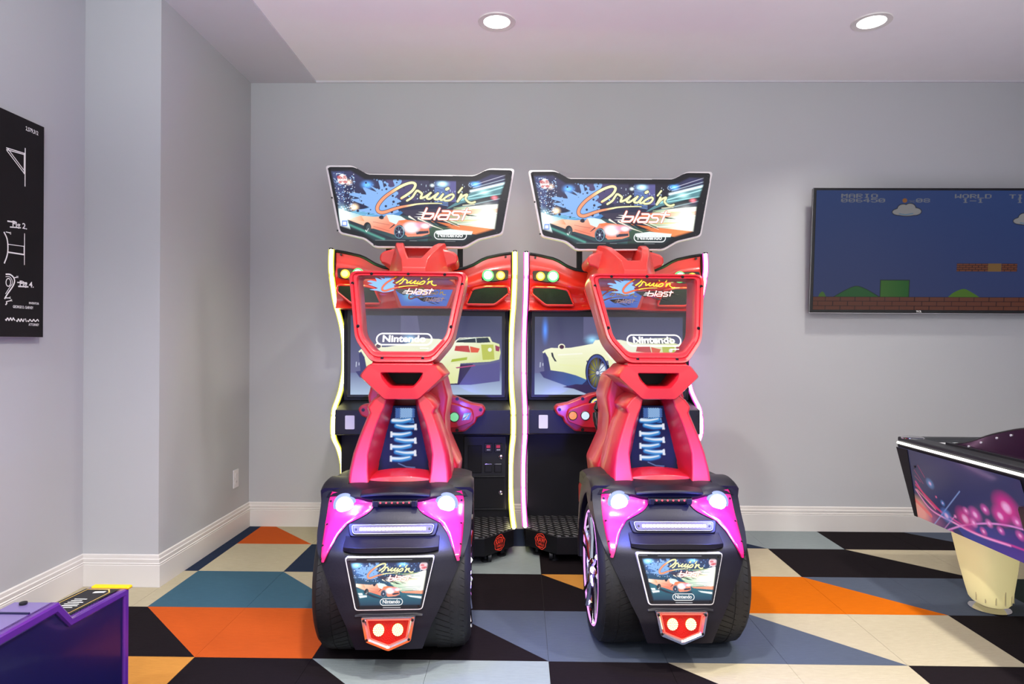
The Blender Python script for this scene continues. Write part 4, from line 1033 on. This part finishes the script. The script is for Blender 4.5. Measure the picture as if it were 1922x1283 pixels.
# lip above the title panel
loops = [[(x, -1.30, .500), (x, -1.322 + .02 * (abs(x) / .18) ** 4, .494), (x, -1.378 + .03 * (abs(x) / .18) ** 4, .472 + .006 * (1 - (x / .18) ** 2)), (x, -1.379 + .03 * (abs(x) / .18) ** 4, .458), (x, -1.30, .452)] for x in np.linspace(-.176, .176, 21)]
V, F = loopsv(loops); mk('panel_hood', V, F, 'shell', R, bevel=.005)
# title panel
pfn = tilt((0, -1.390, .353), -.13)
po_ = [(-.164, .094), (.164, .094), (.121, -.094), (-.121, -.094)]
pm = tprism('title_panel', rounded(po_, .012), pfn, -.03, .004, 'white_edge', R, bevel=.002)
pm['label'] = 'lit picture panel with white border'
pin = [(x * .965, h * .952) for x, h in po_]
tprism('panel_face', rounded(pin, .010), pfn, .003, .0052, 'black', pm)
A = Art(-.16, .16, -.09, .09, 250, 142, (14, 16, 28))
Z = lambda x, y: (-.164 + (x - 75) * .000318, .094 - (y - 35) * .000318)
litp = [Z(*p) for p in [(140, 95), (1035, 100), (955, 575), (265, 575)]]
A.grad(litp, (40, 50, 90), (30, 84, 104), (0, .07), (0, -.05))
for k in range(240):
    x, y = rng.uniform(180, 1000), rng.uniform(100, 330); q = rng.uniform(3, 12)
    A.poly([Z(x, y), Z(x + q, y), Z(x + q, y + q), Z(x, y + q)], rng.choice([(150, 190, 240), (230, 240, 250), (30, 40, 70), (90, 140, 210)]), .8)
A.lite(Z(215, 125), .03, .02, (140, 210, 255), 2.5); A.lite(Z(740, 115), .03, .02, (120, 190, 255), 2.0); A.lite(Z(270, 190), .05, .04, (90, 140, 220), .8)
A.grad([Z(*p) for p in [(700, 260), (1010, 190), (1000, 460), (720, 420), (600, 330)]], (150, 190, 150), (250, 252, 236), Z(620, 300), Z(900, 320))
for k in range(16):
    y = rng.uniform(210, 440); A.line([Z(rng.uniform(650, 780), y), Z(rng.uniform(860, 1000), y - 12)], .002, rng.choice([(255, 255, 250), (110, 150, 90), (250, 220, 160), (60, 110, 120)]), .7)
A.poly([Z(*p) for p in [(720, 420), (990, 410), (985, 450), (760, 440)]], (226, 130, 90), .9)
A.grad([Z(*p) for p in [(215, 380), (700, 430), (980, 450), (955, 575), (265, 575)]], (40, 100, 116), (20, 50, 74), Z(600, 420), Z(600, 580))
for p in [[(240, 430), (290, 430), (300, 455), (255, 455)], [(250, 460), (340, 455), (345, 475), (265, 485)], [(790, 460), (960, 475), (960, 500), (830, 480)]]: A.poly([Z(*q) for q in p], (230, 240, 240), .85)
logo_art(A, .30, (.003, .033), thick=1.2)
car_art(A, lambda p: (Z(215, 0)[0] + (p[0] - 300) * .000107, Z(0, 320)[1] - (p[1] - 330) * .000107 * 1.12), .000107)
A.ell(Z(980, 145), .016, .015, (226, 200, 206), a=.9)
for q in [(965, 135), (995, 160), (975, 165)]: A.ell(Z(*q), .007, .004, (200, 70, 80), a=.8)
D = A.dist([*litp, litp[0]], 0); A.I *= np.where(A.inside(litp), np.clip(D / .006, 0, 1), 0)[..., None]; A.I += A.c((14, 14, 22))
A.line([Z(110, 66), Z(210, 66)], .0022, (120, 120, 130)); A.line([Z(335, 70), Z(845, 72)], .0022, (110, 110, 120)); A.line([Z(530, 592), Z(720, 594)], .003, (150, 150, 156))
pp = A.mesh('panel_print', lambda x, h, l=0: pfn(x, h, .0056 + l), 'panel_lit', pm, keep=rounded(pin, .010))
nintendo(pm, lambda x, h, l=0: pfn(x, h, .0056 + l), (Z(620, 0)[0], Z(0, 532)[1]), .080, .0225, bpy.data.materials['logo_white'], lift=.0008)
for x, h in [(-.145, .08), (.145, .08), (.108, -.08), (-.108, -.08)]: bolt(pm, pfn(x, h, .005), (0, -1, 0), .0035, .002)
loops = [[(x, -1.34, .252), (x, -1.411 + .02 * (abs(x) / .13) ** 3, .250), (x, -1.408, .236), (x, -1.34, .232)] for x in np.linspace(-.125, .125, 11)]
V, F = loopsv(loops); mk('panel_ledge', V, F, 'shell', R, bevel=.005)
# tail light
rfn = tilt((0, -1.408, .182), -.06)
ro = [(-.099, .060), (.099, .060), (.083, -.028), (.002, -.062), (-.081, -.028)]
ri = [(x * .80, h * .77 + .003) for x, h in ro]
q0, q1 = rounded(ro, .008, 3), rounded(ri, .006, 3)
LPs = []
for t, l in [(0, 0), (0, .013), (.12, .017), (.6, .017), (1, .010), (1, 0)]:
    LPs.append([rfn(a[0] + (b[0] - a[0]) * t, a[1] + (b[1] - a[1]) * t, l) for a, b in zip(q0, q1)])
V, F = loopsv(LPs, wrap=True)
tl = mk('tail_light', V, F, 'chrome', R, angle=40)
tl['label'] = 'red tail light in chrome bezel'
tprism('tail_lens', q1, rfn, -.01, .007, 'red_lens_lit', tl)
v, f = tubev([rfn(x * .97, h * .97, .009) for x, h in q1], .0028, 6, True); mk('lens_edge', v, f, 'red_edge_lit', tl)
for sx in (-1, 1):
    cc = (sx * .034, .012)
    n_ = 26
    tprism('lamp_cluster', [(cc[0] + .0195 * math.cos(a), cc[1] + .0215 * math.sin(a)) for a in np.linspace(0, 6.283, n_ + 1)[:-1]], rfn, .006, .0105, 'tail_core', tl)
    parts = []
    for rr, nn in [(.0, 1), (.0065, 6), (.0125, 12), (.0178, 16)]:
        for k in range(nn):
            a = k * 6.283 / nn; c_ = (cc[0] + rr * math.cos(a), cc[1] + rr * 1.08 * math.sin(a))
            parts.append(cylv(rfn(c_[0], c_[1], .0105), (0, -1, 0), .0022, .002, 6))
    v, f = join(parts); mk('cluster_beads', v, f, 'tail_bead', tl)['kind'] = 'stuff'
    for x, h in [(.087, .048), (.075, -.020)]: bolt(tl, rfn(sx * x, h, .016), (0, -1, 0), .005, .003)

# second machine: copy of the first, pink strips
def copy_tree(o, parent=None):
    c = o.copy(); COL.objects.link(c)
    if parent: c.parent = parent
    for ch in list(o.children): copy_tree(ch, c)
    return c
root2 = copy_tree(root)
root2.location = (.56, 3.786, 0); root2.rotation_euler = (0, 0, .027)
root2['label'] = 'red racing arcade machine outlined in pink light strips, right one nearer the television'
for o in root2.children_recursive:
    for sl in o.material_slots:
        if sl.material in (M['led_yellow'], M['led_yellow_edge']):
            new = M['led_pink'] if sl.material == M['led_yellow'] else M['led_pink_edge']
            sl.link = 'OBJECT'; sl.material = new

# light thrown by the machines' own lamps, plus added blue fill
def pt(parent, loc, col, e, r=.03, name='lamp_light'):
    l = bpy.data.lights.new(name, 'POINT'); l.color = col; l.energy = e; l.shadow_soft_size = r
    o = bpy.data.objects.new(name, l); COL.objects.link(o); o.parent = parent; o.location = loc
for rt_ in (root, root2):
    for sx in (-1, 1):
        pt(rt_, (sx * .197, -1.37, .63), (.10, .14, 1.0), 6.0)
        pt(rt_, (sx * .374, -.06, 1.622), (.15, 1.0, .25), 1.0)
        pt(rt_, (sx * .448, -.05, 1.622), (1.0, .6, .1), .6)
        pt(rt_, (sx * .34, WC[0], .25), (.35, .25, 1.0), .7)
    for sx in (-1, 1):       # added blue spots that tint the fender and seat legs
        l = bpy.data.lights.new('blue_fill_spot', 'SPOT'); l.energy = 34; l.color = (.10, .10, 1.0); l.spot_size = math.radians(52); l.spot_blend = 1.0; l.shadow_soft_size = .03
        o = bpy.data.objects.new('blue_fill_spot', l); COL.objects.link(o); o.parent = rt_; o.location = (sx * .197, -1.42, .72)
        o.rotation_euler = Vector((-sx * .03, .42, .05)).to_track_quat('-Z', 'Y').to_euler()
    pt(rt_, (0, -1.46, .175), (1, .05, .05), .12)

pt(None, (-.75, 1.62, .46), (1, .05, .9), 1.2, .05, 'pink_fill')  # added pink light without a body, tints the console side

# ------------------------------------------------------------------ wall television
TVX, TVW, TVH = 1.876, 1.47, .800
tv = thing('wall_television', (TVX, 4.13, 2.234), 'wide black television mounted on the back wall', 'television')
tl_ang = math.atan2(.05, .79)
ca, sa = math.cos(tl_ang), math.sin(tl_ang)
tfn = lambda x, h, l=0: (x, (TVH - h) * sa - l * ca, -(TVH - h) * ca - l * sa * -1 * 0)
def tbox(name, x0, x1, h0, h1, l0, l1, mat, parent, bevel=0):
    return tprism(name, [(x0, h0), (x1, h0), (x1, h1), (x0, h1)], tfn, l0, l1, mat, parent, bevel)
tbox('tv_case', 0, TVW, 0, TVH, -.030, 0, 'bolt', tv, .004)
tbox('tv_edge', -.002, TVW + .002, -.002, TVH + .002, -.012, -.008, 'chrome', tv)
tbox('tv_back_box', .25, TVW - .25, .1, .55, -.05, -.029, 'bolt', tv, .006)
wb = box('wall_bracket', .45, TVW - .45, .058, .119, -.62, -.25, 'darkmetal', tv)
U = lambda cx, cy: ((cx - 168) * .000866, (1062 - cy) * .000866)
A = Art(.016, TVW - .016, .020, TVH - .016, 560, 296, (52, 78, 140))
W_ = TVW
A.grad([(0, 0), (W_, 0), (W_, TVH), (0, TVH)], (58, 74, 132), (54, 84, 150), (0, .1), (0, .8))
FONT = {'M': '1000111011111111101011000110001', 'A': '01110 10001 10001 11111 10001 10001 10001', 'R': '11110 10001 10001 11110 10100 10010 10001', 'I': '01110 00100 00100 00100 00100 00100 01110',
        'O': '01110 10001 10001 10001 10001 10001 01110', '0': '01110 10001 10011 10101 11001 10001 01110', '6': '01110 10000 10000 11110 10001 10001 01110', '4': '00010 00110 01010 10010 11111 00010 00010',
        '5': '11111 10000 11110 00001 00001 10001 01110', '8': '01110 10001 10001 01110 10001 10001 01110', 'W': '10001 10001 10001 10101 10101 11011 10001', 'L': '10000 10000 10000 10000 10000 10000 11111',
        'D': '11110 10001 10001 10001 10001 10001 11110', '1': '00100 01100 00100 00100 00100 00100 01110', '-': '00000 00000 00000 11111 00000 00000 00000', 'T': '11111 00100 00100 00100 00100 00100 00100',
        'E': '11111 10000 10000 11110 10000 10000 11111', 'x': '00000 00000 10001 01010 00100 01010 10001', 'M': '10001 11011 11111 10101 10001 10001 10001'}
def pix(s, cx, cy, w, h, col):
    for ch in s:
        if ch in FONT:
            for r, row in enumerate(FONT[ch].split()):
                for q, b in enumerate(row):
                    if b == '1':
                        a = U(cx + q * w / 6, cy + r * h / 7); b_ = U(cx + (q + 1.25) * w / 6, cy + (r + 1) * h / 7)
                        A.poly([a, (b_[0], a[1]), b_, (a[0], b_[1])], col)
        cx += w
GT = (150, 152, 160)
pix('MARIO', 370, 183, 55, 30, GT); pix('006450', 370, 216, 55, 30, GT); pix('x', 870, 222, 50, 26, (110, 116, 130)); pix('08', 920, 216, 55, 30, GT)
pix('WORLD', 1203, 185, 55, 30, GT); pix('1-1', 1258, 218, 55, 30, GT); pix('TIME', 1600, 186, 55, 30, GT); pix('160', 1655, 218, 55, 30, GT)
A.ell(U(838, 232), .015, .014, (176, 112, 40))
def cloud(cx, cy, k=1.0):
    for dx, dy, rx, ry in [(0, 0, 100, 34), (-30, -22, 44, 34), (24, -26, 44, 36), (60, 0, 54, 28), (-60, 4, 54, 24)]: A.ell(U(cx + dx * k, cy + dy * k), (rx + 6) * .000866 * k, (ry + 6) * .000866 * k, (24, 26, 34))
    for dx, dy, rx, ry in [(0, 0, 100, 34), (-30, -22, 44, 34), (24, -26, 44, 36), (60, 0, 54, 28), (-60, 4, 54, 24)]: A.ell(U(cx + dx * k, cy + dy * k), rx * .000866 * k, ry * .000866 * k, (178, 176, 178))
    A.line([U(cx - 60 * k, cy + 18 * k), U(cx - 10 * k, cy + 26 * k), U(cx + 50 * k, cy + 16 * k)], .005, (90, 150, 190))
cloud(856, 312, .92); cloud(1745, 376, .92)
def brick_row(x0, x1, y0, y1, col, rows, bw):
    A.poly([U(x0, y1), U(x1, y1), U(x1, y0), U(x0, y0)], (40, 22, 18))
    hh = (y1 - y0) / rows
    for r in range(rows):
        x = x0 - (bw / 2 if r % 2 else 0)
        while x < x1:
            a, b = max(x + 2, x0), min(x + bw - 3, x1)
            if b > a: A.poly([U(a, y0 + (r + 1) * hh - 2), U(b, y0 + (r + 1) * hh - 2), U(b, y0 + r * hh + 3), U(a, y0 + r * hh + 3)], col)
            x += bw
brick_row(1240, 1470, 692, 752, (138, 76, 44), 4, 46); brick_row(1570, 1686, 692, 752, (138, 76, 44), 4, 46)
A.poly([U(1470, 752), U(1568, 752), U(1568, 692), U(1470, 692)], (150, 112, 56))
A.poly([U(*p) for p in spline([(340, 942), (430, 890), (505, 862), (580, 885), (680, 942)], 6)], (36, 110, 44)); A.line([U(*p) for p in spline([(340, 942), (430, 890), (505, 862), (580, 885), (680, 942)], 6)], .004, (20, 40, 24))
A.poly([U(*p) for p in spline([(1185, 942), (1230, 905), (1300, 880), (1360, 905), (1420, 942)], 6)], (92, 138, 30))
A.poly([U(*p) for p in spline([(225, 942), (240, 912), (262, 905), (285, 942)], 4)], (80, 130, 40))
A.poly([U(680, 942), U(900, 942), U(900, 814), U(680, 814)], (20, 40, 20)); A.grad([U(686, 942), U(894, 942), U(894, 820), U(686, 820)], (70, 130, 40), (30, 112, 30), U(686, 0), U(894, 0))
brick_row(170, 1870, 940, 1042, (122, 66, 42), 3, 110)
A.I *= .36
tsn = A.mesh('tv_screen', lambda x, h, l=0: tfn(x, h, .0012 + l), 'tvpic', tv)
flat('tv_logo', [textv('TCL', .016, lambda x, h, l=0: tfn(x, h, .0008), 0, (.70, .0095), bold=.03, width=.036)], 'print_white', tv)

# ------------------------------------------------------------------ patent board on the recess wall
bd = thing('wall_art_board', (PX + .008, 2.865, 1.243), 'dark chalkboard print with white patent drawing of a ball hoop, on left wall', 'wall art')
BH = .953; BW = .72
box('board_backing', 0, .026, -BW, 0, 0, BH, 'board_edge', bd)
bf = box('board_face', .026, .028, -BW + .002, -.0015, .0015, BH - .0015, 'board', bd)
# drawing units: crop (x right = nearer the far end), 0..84 px -> metres along y
def BPt(px, py):
    # photo pixels -> along / up on the board (measured on the wall plane)
    y = 2.16 * 1200 / (978 - px) if px < 970 else 0
    y = 2.16 / math.tan(math.atan((978 - px) / 1200.0)) 
    s = y - 2.865
    z = 1.23 + (643 - py) * y / 1200 - 1.243
    return (s, z)
bfn2 = lambda s, z, l=0: (.0285 + l * .2, s, z)
_bk = [0]
def bl_(pts, wd):
    _bk[0] += 1
    return ribbonv([BPt(*p) for p in pts], wd, bfn2, .0002 * _bk[0])
C3 = lambda x, y: (x / 5.35, 180 + y / 5.346)
C4 = lambda x, y: (x / 5.35, 400 + y / 5.346)
LN = [([C3(195, 525), C3(195, 915)], .005), ([C3(188, 580), C3(188, 790)], .007), ([C3(0, 522), C3(190, 580)], .004), ([C3(0, 540), C3(188, 592)], .004), ([C3(15, 530), C3(190, 760)], .004), ([C3(5, 548), C3(188, 785)], .004),
      ([C4(193, 215), C4(193, 535)], .004), ([C4(190, 340), C4(190, 430)], .006), ([C4(20, 325), C4(190, 347)], .003), ([C4(20, 405), C4(190, 430)], .006),
      ([C4(15, 90), C4(112, 105)], .006), ([C4(42, 150), C4(155, 158)], .005), ([C4(120, 712), C4(220, 716)], .005), ([C4(130, 752), C4(235, 757)], .006),
      ([C4(80, 668), C4(130, 655)], .004), ([C4(0, 200), C4(45, 210)], .004), ([C4(0, 870), C4(50, 870)], .004), ([C4(10, 908), C4(60, 895)], .004)]
flat('patent_lines', [bl_(p, wd) for p, wd in LN] + [bl_(spline([C4(-20, 200), C4(12, 270), C4(22, 360), C4(14, 440), C4(-15, 520)], 5), .006), bl_(spline([C4(0, 630), C4(45, 632), C4(80, 660), C4(92, 700), C4(75, 750), C4(20, 830), C4(-10, 880)], 5), .006),
     bl_(spline([C4(0, 655), C4(40, 655), C4(66, 690), C4(66, 730), C4(40, 765), C4(0, 830)], 5), .003),
     bl_([C4(8, 905 + 0), C4(14, 925), C4(0, 940)], .006)] + [ribbonv([(BPt(*C4(30 + 24 * math.cos(a), 712 + 40 * math.sin(a)))) for a in np.linspace(0, 6.28, 20)], .004, bfn2)] +
     [bl_(spline([C4(x_, 1085 + 14 * math.sin(i * 1.9)) for i, x_ in enumerate(range(0, 100, 9))], 3), .005), bl_(spline([C4(112 + i * 10, 1095 + 16 * math.sin(i * 2.1)) for i in range(9)], 3), .005), bl_(spline([C4(225 + i * 13, 1098 + 12 * math.sin(i * 2.2)) for i in range(10)], 3), .005), bl_([C4(205, 1078), C4(215, 1112)], .004)], 'print_white', bd)
def btxt(s, px, py, size, wd): c_ = BPt(px, py); return textv(s, size, bfn2, .011, c_, width=wd, bold=.02)
def bw(x0, x1): return abs(BPt(x1, 600)[0] - BPt(x0, 600)[0])
flat('patent_text', [btxt('2,579,312', 48.5, 246, .024, bw(36, 60)), btxt('Fig 2.', 26, 425, .034, bw(10, 38)), btxt('Fig 4.', 40, 537, .034, bw(25, 52)), btxt('INVENTOR', 54, 573, .013, bw(45, 64)), btxt('GEORGE D. GARVEY', 33.5, 580.5, .016, bw(14, 53)), btxt('ATTORNEY', 54, 613.5, .015, bw(44, 64)),
     btxt('G', 8, 440, .014, .008), btxt('H', 22, 523, .014, .008), btxt('C', 8, 562.5, .012, .008), btxt('R', 11, 567.5, .012, .008)], 'print_white', bd)

# ------------------------------------------------------------------ wall outlet
ot = thing('wall_outlet', (WX, 4.047, .357), 'white electrical outlet plate low on the left wall', 'outlet')
box('cover_plate', 0, .006, -.036, .036, -.058, .058, 'outlet', ot, .003)
for z in (-.022, .022):
    rc = prism('receptacle', rounded([(-.017, z - .016), (.017, z - .016), (.017, z + .016), (-.017, z + .016)], .006), .006, .008, 'outlet', ot, axis='x')
    for dy in (-.006, .006): box('slot', .0079, .0085, dy - .0012, dy + .0012, z - .003, z + .007, 'slot', rc)

# ------------------------------------------------------------------ air hockey table
AX, AYF = 1.85, 3.17
ah = thing('air_hockey_table', (2.5, 2.1, 0), 'navy air hockey table with pink light-burst side and glowing leg, by right wall', 'game table')
OX, OY = 2.5, 2.1
ZT, ZB = .752, .405
AXR, AYN = 3.12, .75
def ring(x0, x1, y0, y1, z): return [(x0 - OX, y0 - OY, z), (x1 - OX, y0 - OY, z), (x1 - OX, y1 - OY, z), (x0 - OX, y1 - OY, z)]
XB, YBF = 1.908, 3.115
V, F = loopsv([ring(AX, AXR, AYN, AYF, ZT - .008), ring(AX + .002, AXR - .002, AYN + .002, AYF - .002, ZT - .02), ring(XB, AXR - .06, AYN + .06, YBF, ZB)])
mk('table_body', V, F, 'black', ah, bevel=.004)
# glowing strip under the rail
v, f = tubev([(AX - OX - .002, AYN - OY, ZT), (AX - OX - .002, AYF - OY - .01, ZT)], .006, 8); mk('edge_light', v, f, 'strip_white', ah)['label'] = 'glowing white strip along the edge'
# rails
def rail(name, x0, x1, y0, y1): return box(name, x0 - OX, x1 - OX, y0 - OY, y1 - OY, ZT + .006, ZT + .028, 'darkmetal', ah, bevel=.006)
rail('side_rail', AX + .002, AX + .085, AYN, AYF); rail('side_rail', AXR - .085, AXR, AYN, AYF); rail('end_rail', AX + .085, AXR - .085, AYF - .06, AYF); rail('end_rail', AX + .085, AXR - .085, AYN, AYN + .09)
lathe('corner_cap', [(0, .0005), (0, .05), (.006, .05), (.008, .046), (.008, .0005)], (AX + .048 - OX, AYF - .048 - OY, ZT + .024), (0, 0, 1), 'chrome', ah, n=32)
box('playfield', AX + .08 - OX, AXR - .08 - OX, AYN + .08 - OY, AYF - .05 - OY, ZT - .006, ZT + .008, 'white_top', ah)
# printed side: along = distance from the far end, up = slant height 0..1
SL = math.hypot(XB - AX, ZT - ZB)
nx_ = Vector((-(ZT - ZB), 0, -(XB - AX))).normalized()
def afn(s, t, l=0):
    k = t / SL
    p = Vector((XB + (AX - XB) * k - OX, AYF - .055 * (1 - k) - s - OY, ZB + (ZT - .02 - ZB) * k))
    p = p + nx_ * (.002 + l); return tuple(p)
def AP(x, y):          # photo crop -> side plane (along, up)
    px, py = 1650 + x / 3.5625, 780 + y / 3.5625
    dx, dz = (px - 978) / 1200.0, (643 - py) / 1200.0
    # intersect with slanted plane through (AX, ZT) and (XB, ZB)
    g = (XB - AX) / (ZT - ZB)
    yy = (AX + (ZT - 1.23) * g) / (dx + dz * g)
    z = 1.23 + dz * yy; k = (z - ZB) / (ZT - .02 - ZB)
    return (AYF - .055 * (1 - k) - yy, k * SL)
A = Art(0, .78, 0, SL, 290, 150, (40, 46, 84))
A.grad([(0, 0), (.8, 0), (.8, SL), (0, SL)], (20, 36, 100), (50, 58, 92), (0, 0), (0, SL * .8))
A.grad([(.35, 0), (.8, 0), (.8, .16), (.3, .05)], (30, 60, 150), (26, 36, 104), (.6, 0), (.6, .16))
A.ell(AP(260, 610), .06, .06, (246, 196, 150), a=.95, soft=.9); A.ell(AP(300, 640), .10, .05, (250, 150, 190), a=.35, soft=1)
A.line([AP(*p) for p in spline([(232, 420), (330, 560), (470, 660), (640, 760), (850, 830), (960, 870)], 6)], [.010 - .00015 * i for i in range(31)], (226, 70, 160), soft=.008)
A.line([AP(*p) for p in spline([(232, 470), (330, 600), (470, 680), (640, 765), (850, 835)], 6)], .008, (255, 170, 220), soft=.006)
A.line([AP(*p) for p in spline([(440, 735), (560, 700), (720, 690), (850, 705), (960, 735)], 6)], .007, (226, 150, 216), soft=.004)
for a, b, wd, c_ in [((232, 440), (400, 620), .010, (220, 50, 90)), ((240, 470), (360, 600), .006, (255, 190, 170)), ((230, 540), (330, 640), .02, (240, 120, 120)), ((350, 700), (520, 480), .004, (150, 190, 240)), ((415, 730), (490, 640), .003, (230, 160, 220)), ((222, 340), (280, 430), .002, (226, 60, 120)), ((245, 310), (290, 390), .002, (226, 60, 120)), ((226, 380), (262, 420), .002, (226, 90, 120))]:
    A.line([AP(*a), AP(*b)], wd, c_, .85, soft=.004)
for x, y, r, col in [(825, 585, .055, (214, 40, 140)), (785, 640, .035, (214, 50, 150)), (555, 660, .045, (204, 40, 140)), (620, 632, .03, (214, 80, 170)), (685, 598, .02, (214, 80, 170)), (560, 607, .015, (220, 110, 180)), (610, 685, .018, (230, 120, 190)), (712, 690, .016, (230, 120, 190)), (788, 735, .016, (214, 90, 180)), (675, 742, .016, (224, 90, 170)), (895, 680, .02, (224, 100, 180)), (915, 768, .018, (214, 90, 170)), (940, 650, .025, (190, 50, 130)), (325, 430, .022, (96, 150, 200)), (432, 640, .03, (90, 140, 210)), (408, 558, .012, (90, 150, 210)), (490, 645, .008, (230, 130, 190)), (365, 518, .006, (220, 70, 120)), (470, 750, .012, (200, 60, 150))]:
    A.ell(AP(x, y), r, r * .9, col, a=.9, soft=1.0); A.ell(AP(x, y), r * .38, r * .36, (246, 200, 232), a=.8, soft=.9)
A.mesh('side_print', afn, 'table_art', ah, keep=[(.012, .002), (.775, .002), (.775, SL - .004), (.012, SL - .004)])['label'] = 'navy side print with pink light bursts'
tprism('corner_plate', [(-.001, .001), (.022, .001), (.088, SL - .003), (.0, SL - .003)], afn, .0004, .003, 'black', ah)
bolt(ah, afn(.115, SL * .77, .001), (-1, 0, 0), .005, .003)
# rounded dark goal panel nearer the camera
tprism('side_goal_panel', rounded([(.735, .03), (1.2, .03), (1.2, .25), (.735, .25)], .03), afn, .001, .012, 'shield', ah, bevel=.004)
# arched smoked shield on the side rail with white studs
SY0 = 2.90
SHP = [(SY0, .782), (2.78, .812), (2.66, .858), (2.56, .889), (2.47, .911), (2.30, .940), (2.05, .962), (1.8, .966)]
sp_ = spline([(y - OY, z) for y, z in SHP], 5)
shd = prism('goal_shield', sp_ + [(1.8 - OY, .775), (SY0 - OY, .775)], 1.930 - OX, 1.938 - OX, 'shield', ah, axis='x')
tube('shield_edge', [(1.934 - OX, y, z + .001) for y, z in sp_], .005, 'bolt', shd, n=6)
acc, lastp = 0, None
for y, z in sp_:
    if lastp: acc += math.hypot(y - lastp[0], z - lastp[1])
    lastp = (y, z)
    if acc > .075 or lastp == sp_[2]:
        acc = 0; cyl('stud', (1.930 - OX, y, z - .018), (-1, 0, 0), .0045, .004, 'stud', shd, n=10)
prism('shield_foot', [(SY0 - OY + .02, .778), (1.8 - OY, .778), (1.8 - OY, .790), (SY0 - OY + .02, .790)], 1.922 - OX, 1.946 - OX, 'darkmetal', shd, axis='x')
# glowing legs
def leg(lx, ly):
    loops = []
    for z, rx, ry, dx in [(.03, .060, .075, 0), (.045, .072, .085, 0), (.09, .080, .095, -.004), (.20, .098, .115, -.012), (.32, .112, .135, -.022), (.43, .122, .15, -.03)]:
        loops.append([(lx + dx + rx * (abs(math.cos(a)) ** .75) * (1 if math.cos(a) >= 0 else -1), ly + ry * (abs(math.sin(a)) ** .75) * (1 if math.sin(a) >= 0 else -1), z) for a in np.linspace(0, 2 * math.pi, 33)[:-1]])
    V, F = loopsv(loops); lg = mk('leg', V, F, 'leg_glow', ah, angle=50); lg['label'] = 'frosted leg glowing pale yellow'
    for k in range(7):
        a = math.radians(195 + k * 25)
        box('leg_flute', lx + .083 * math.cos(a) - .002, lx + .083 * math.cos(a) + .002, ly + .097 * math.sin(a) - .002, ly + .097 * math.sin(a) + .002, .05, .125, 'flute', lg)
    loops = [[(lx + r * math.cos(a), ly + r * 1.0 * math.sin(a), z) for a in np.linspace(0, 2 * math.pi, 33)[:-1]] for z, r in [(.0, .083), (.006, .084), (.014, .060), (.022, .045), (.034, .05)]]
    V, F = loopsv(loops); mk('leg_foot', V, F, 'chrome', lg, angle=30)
leg(2.195 - OX, 3.02 - OY); leg(2.85 - OX, 3.02 - OY); leg(2.195 - OX, .95 - OY); leg(2.85 - OX, .95 - OY)

# ------------------------------------------------------------------ purple console at the lower left
CX, CW = -1.30, .135
pc = thing('purple_game_console', (CX - CW / 2, 1.5, 0), 'low purple and navy game cabinet with yellow bar on its end', 'game cabinet')
c0_, c1_ = -CW / 2, CW / 2
def cy(y): return y - 1.5
prof = [(cy(2.103), 0.012), (cy(2.103), .413), (cy(1.836), .429), (cy(1.783), .493), (cy(1.05), .497), (cy(1.05), .012)]
prism('console_body', prof, c0_ + .01, c1_ - .006, 'lavender', pc, axis='x', bevel=.003)
inn = [(cy(2.078), .03), (cy(2.078), .392), (cy(1.826), .405), (cy(1.772), .466), (cy(1.06), .47), (cy(1.06), .03)]
prism('side_panel', inn, c1_ - .008, c1_ - .002, 'navy', pc, axis='x')
v1 = []
LPs = []
for t, x in [(0, c1_ - .02), (0, c1_ + .002), (.2, c1_ + .006), (.8, c1_ + .006), (1, c1_ + .002), (1, c1_ - .004)]:
    LPs.append([(x, a[0] + (b[0] - a[0]) * t, a[1] + (b[1] - a[1]) * t) for a, b in zip(prof, inn)])
V, F = loopsv(LPs, wrap=True); mk('edge_moulding', V, F, 'purple', pc, angle=30)
def cfn(s, t, l=0):   # low deck: s across (0 left .. 1 right), t depth 0..1 from the notch to the far end
    y = cy(1.842 + (2.09 - 1.842) * t); z = .429 - .016 * t
    return (c0_ + .012 + s * (CW - .022), y, z + .0035 + l)
def quad(s0, s1, t0, t1, l): return [cfn(s0, t0, l), cfn(s1, t0, l), cfn(s1, t1, l), cfn(s0, t1, l)], [(0, 1, 2, 3)]
cd_ = flat('instruction_card', [quad(.0, 1, .0, .95, .0)], 'print_black', pc)
outl = [(.10, .06), (.90, .06), (.90, .80), (.72, .92), (.10, .92), (.10, .06)]
cdl = lambda x, h, l=0: cfn(x, h, .0006 + l)
flat('card_border', [ribbonv(outl, .03, cdl)], 'gold', cd_)
flat('card_text', [ribbonv([(.30, .18 + k * .06), (.30 + [.25, .4, .45, .4, .42, .3, .35][k], .18 + k * .06)], .022, cdl) for k in range(7)] + [ribbonv([(.45, .80), (.75, .82)], .06, cdl)], 'print_white', cd_)['kind'] = 'stuff'
box('console_strip', c0_ + .012, c1_ - .02, cy(1.70), cy(1.706), .4925, .4975, 'navy', pc)
yb = box('end_bar', c0_ + .02, c1_ + .012, cy(2.088), cy(2.112), .410, .4205, 'yellow', pc, bevel=.005)
cyl('top_knob', (c0_ + .05, cy(1.765), .495), (0, 0, 1), .010, .005, 'bolt', pc, n=20)
for y in (1.10, 2.05):
    for x in (c0_ + .03, c1_ - .03): cyl('console_foot', (x, cy(y), 0), (0, 0, 1), .014, .014, 'bolt', pc, n=14)
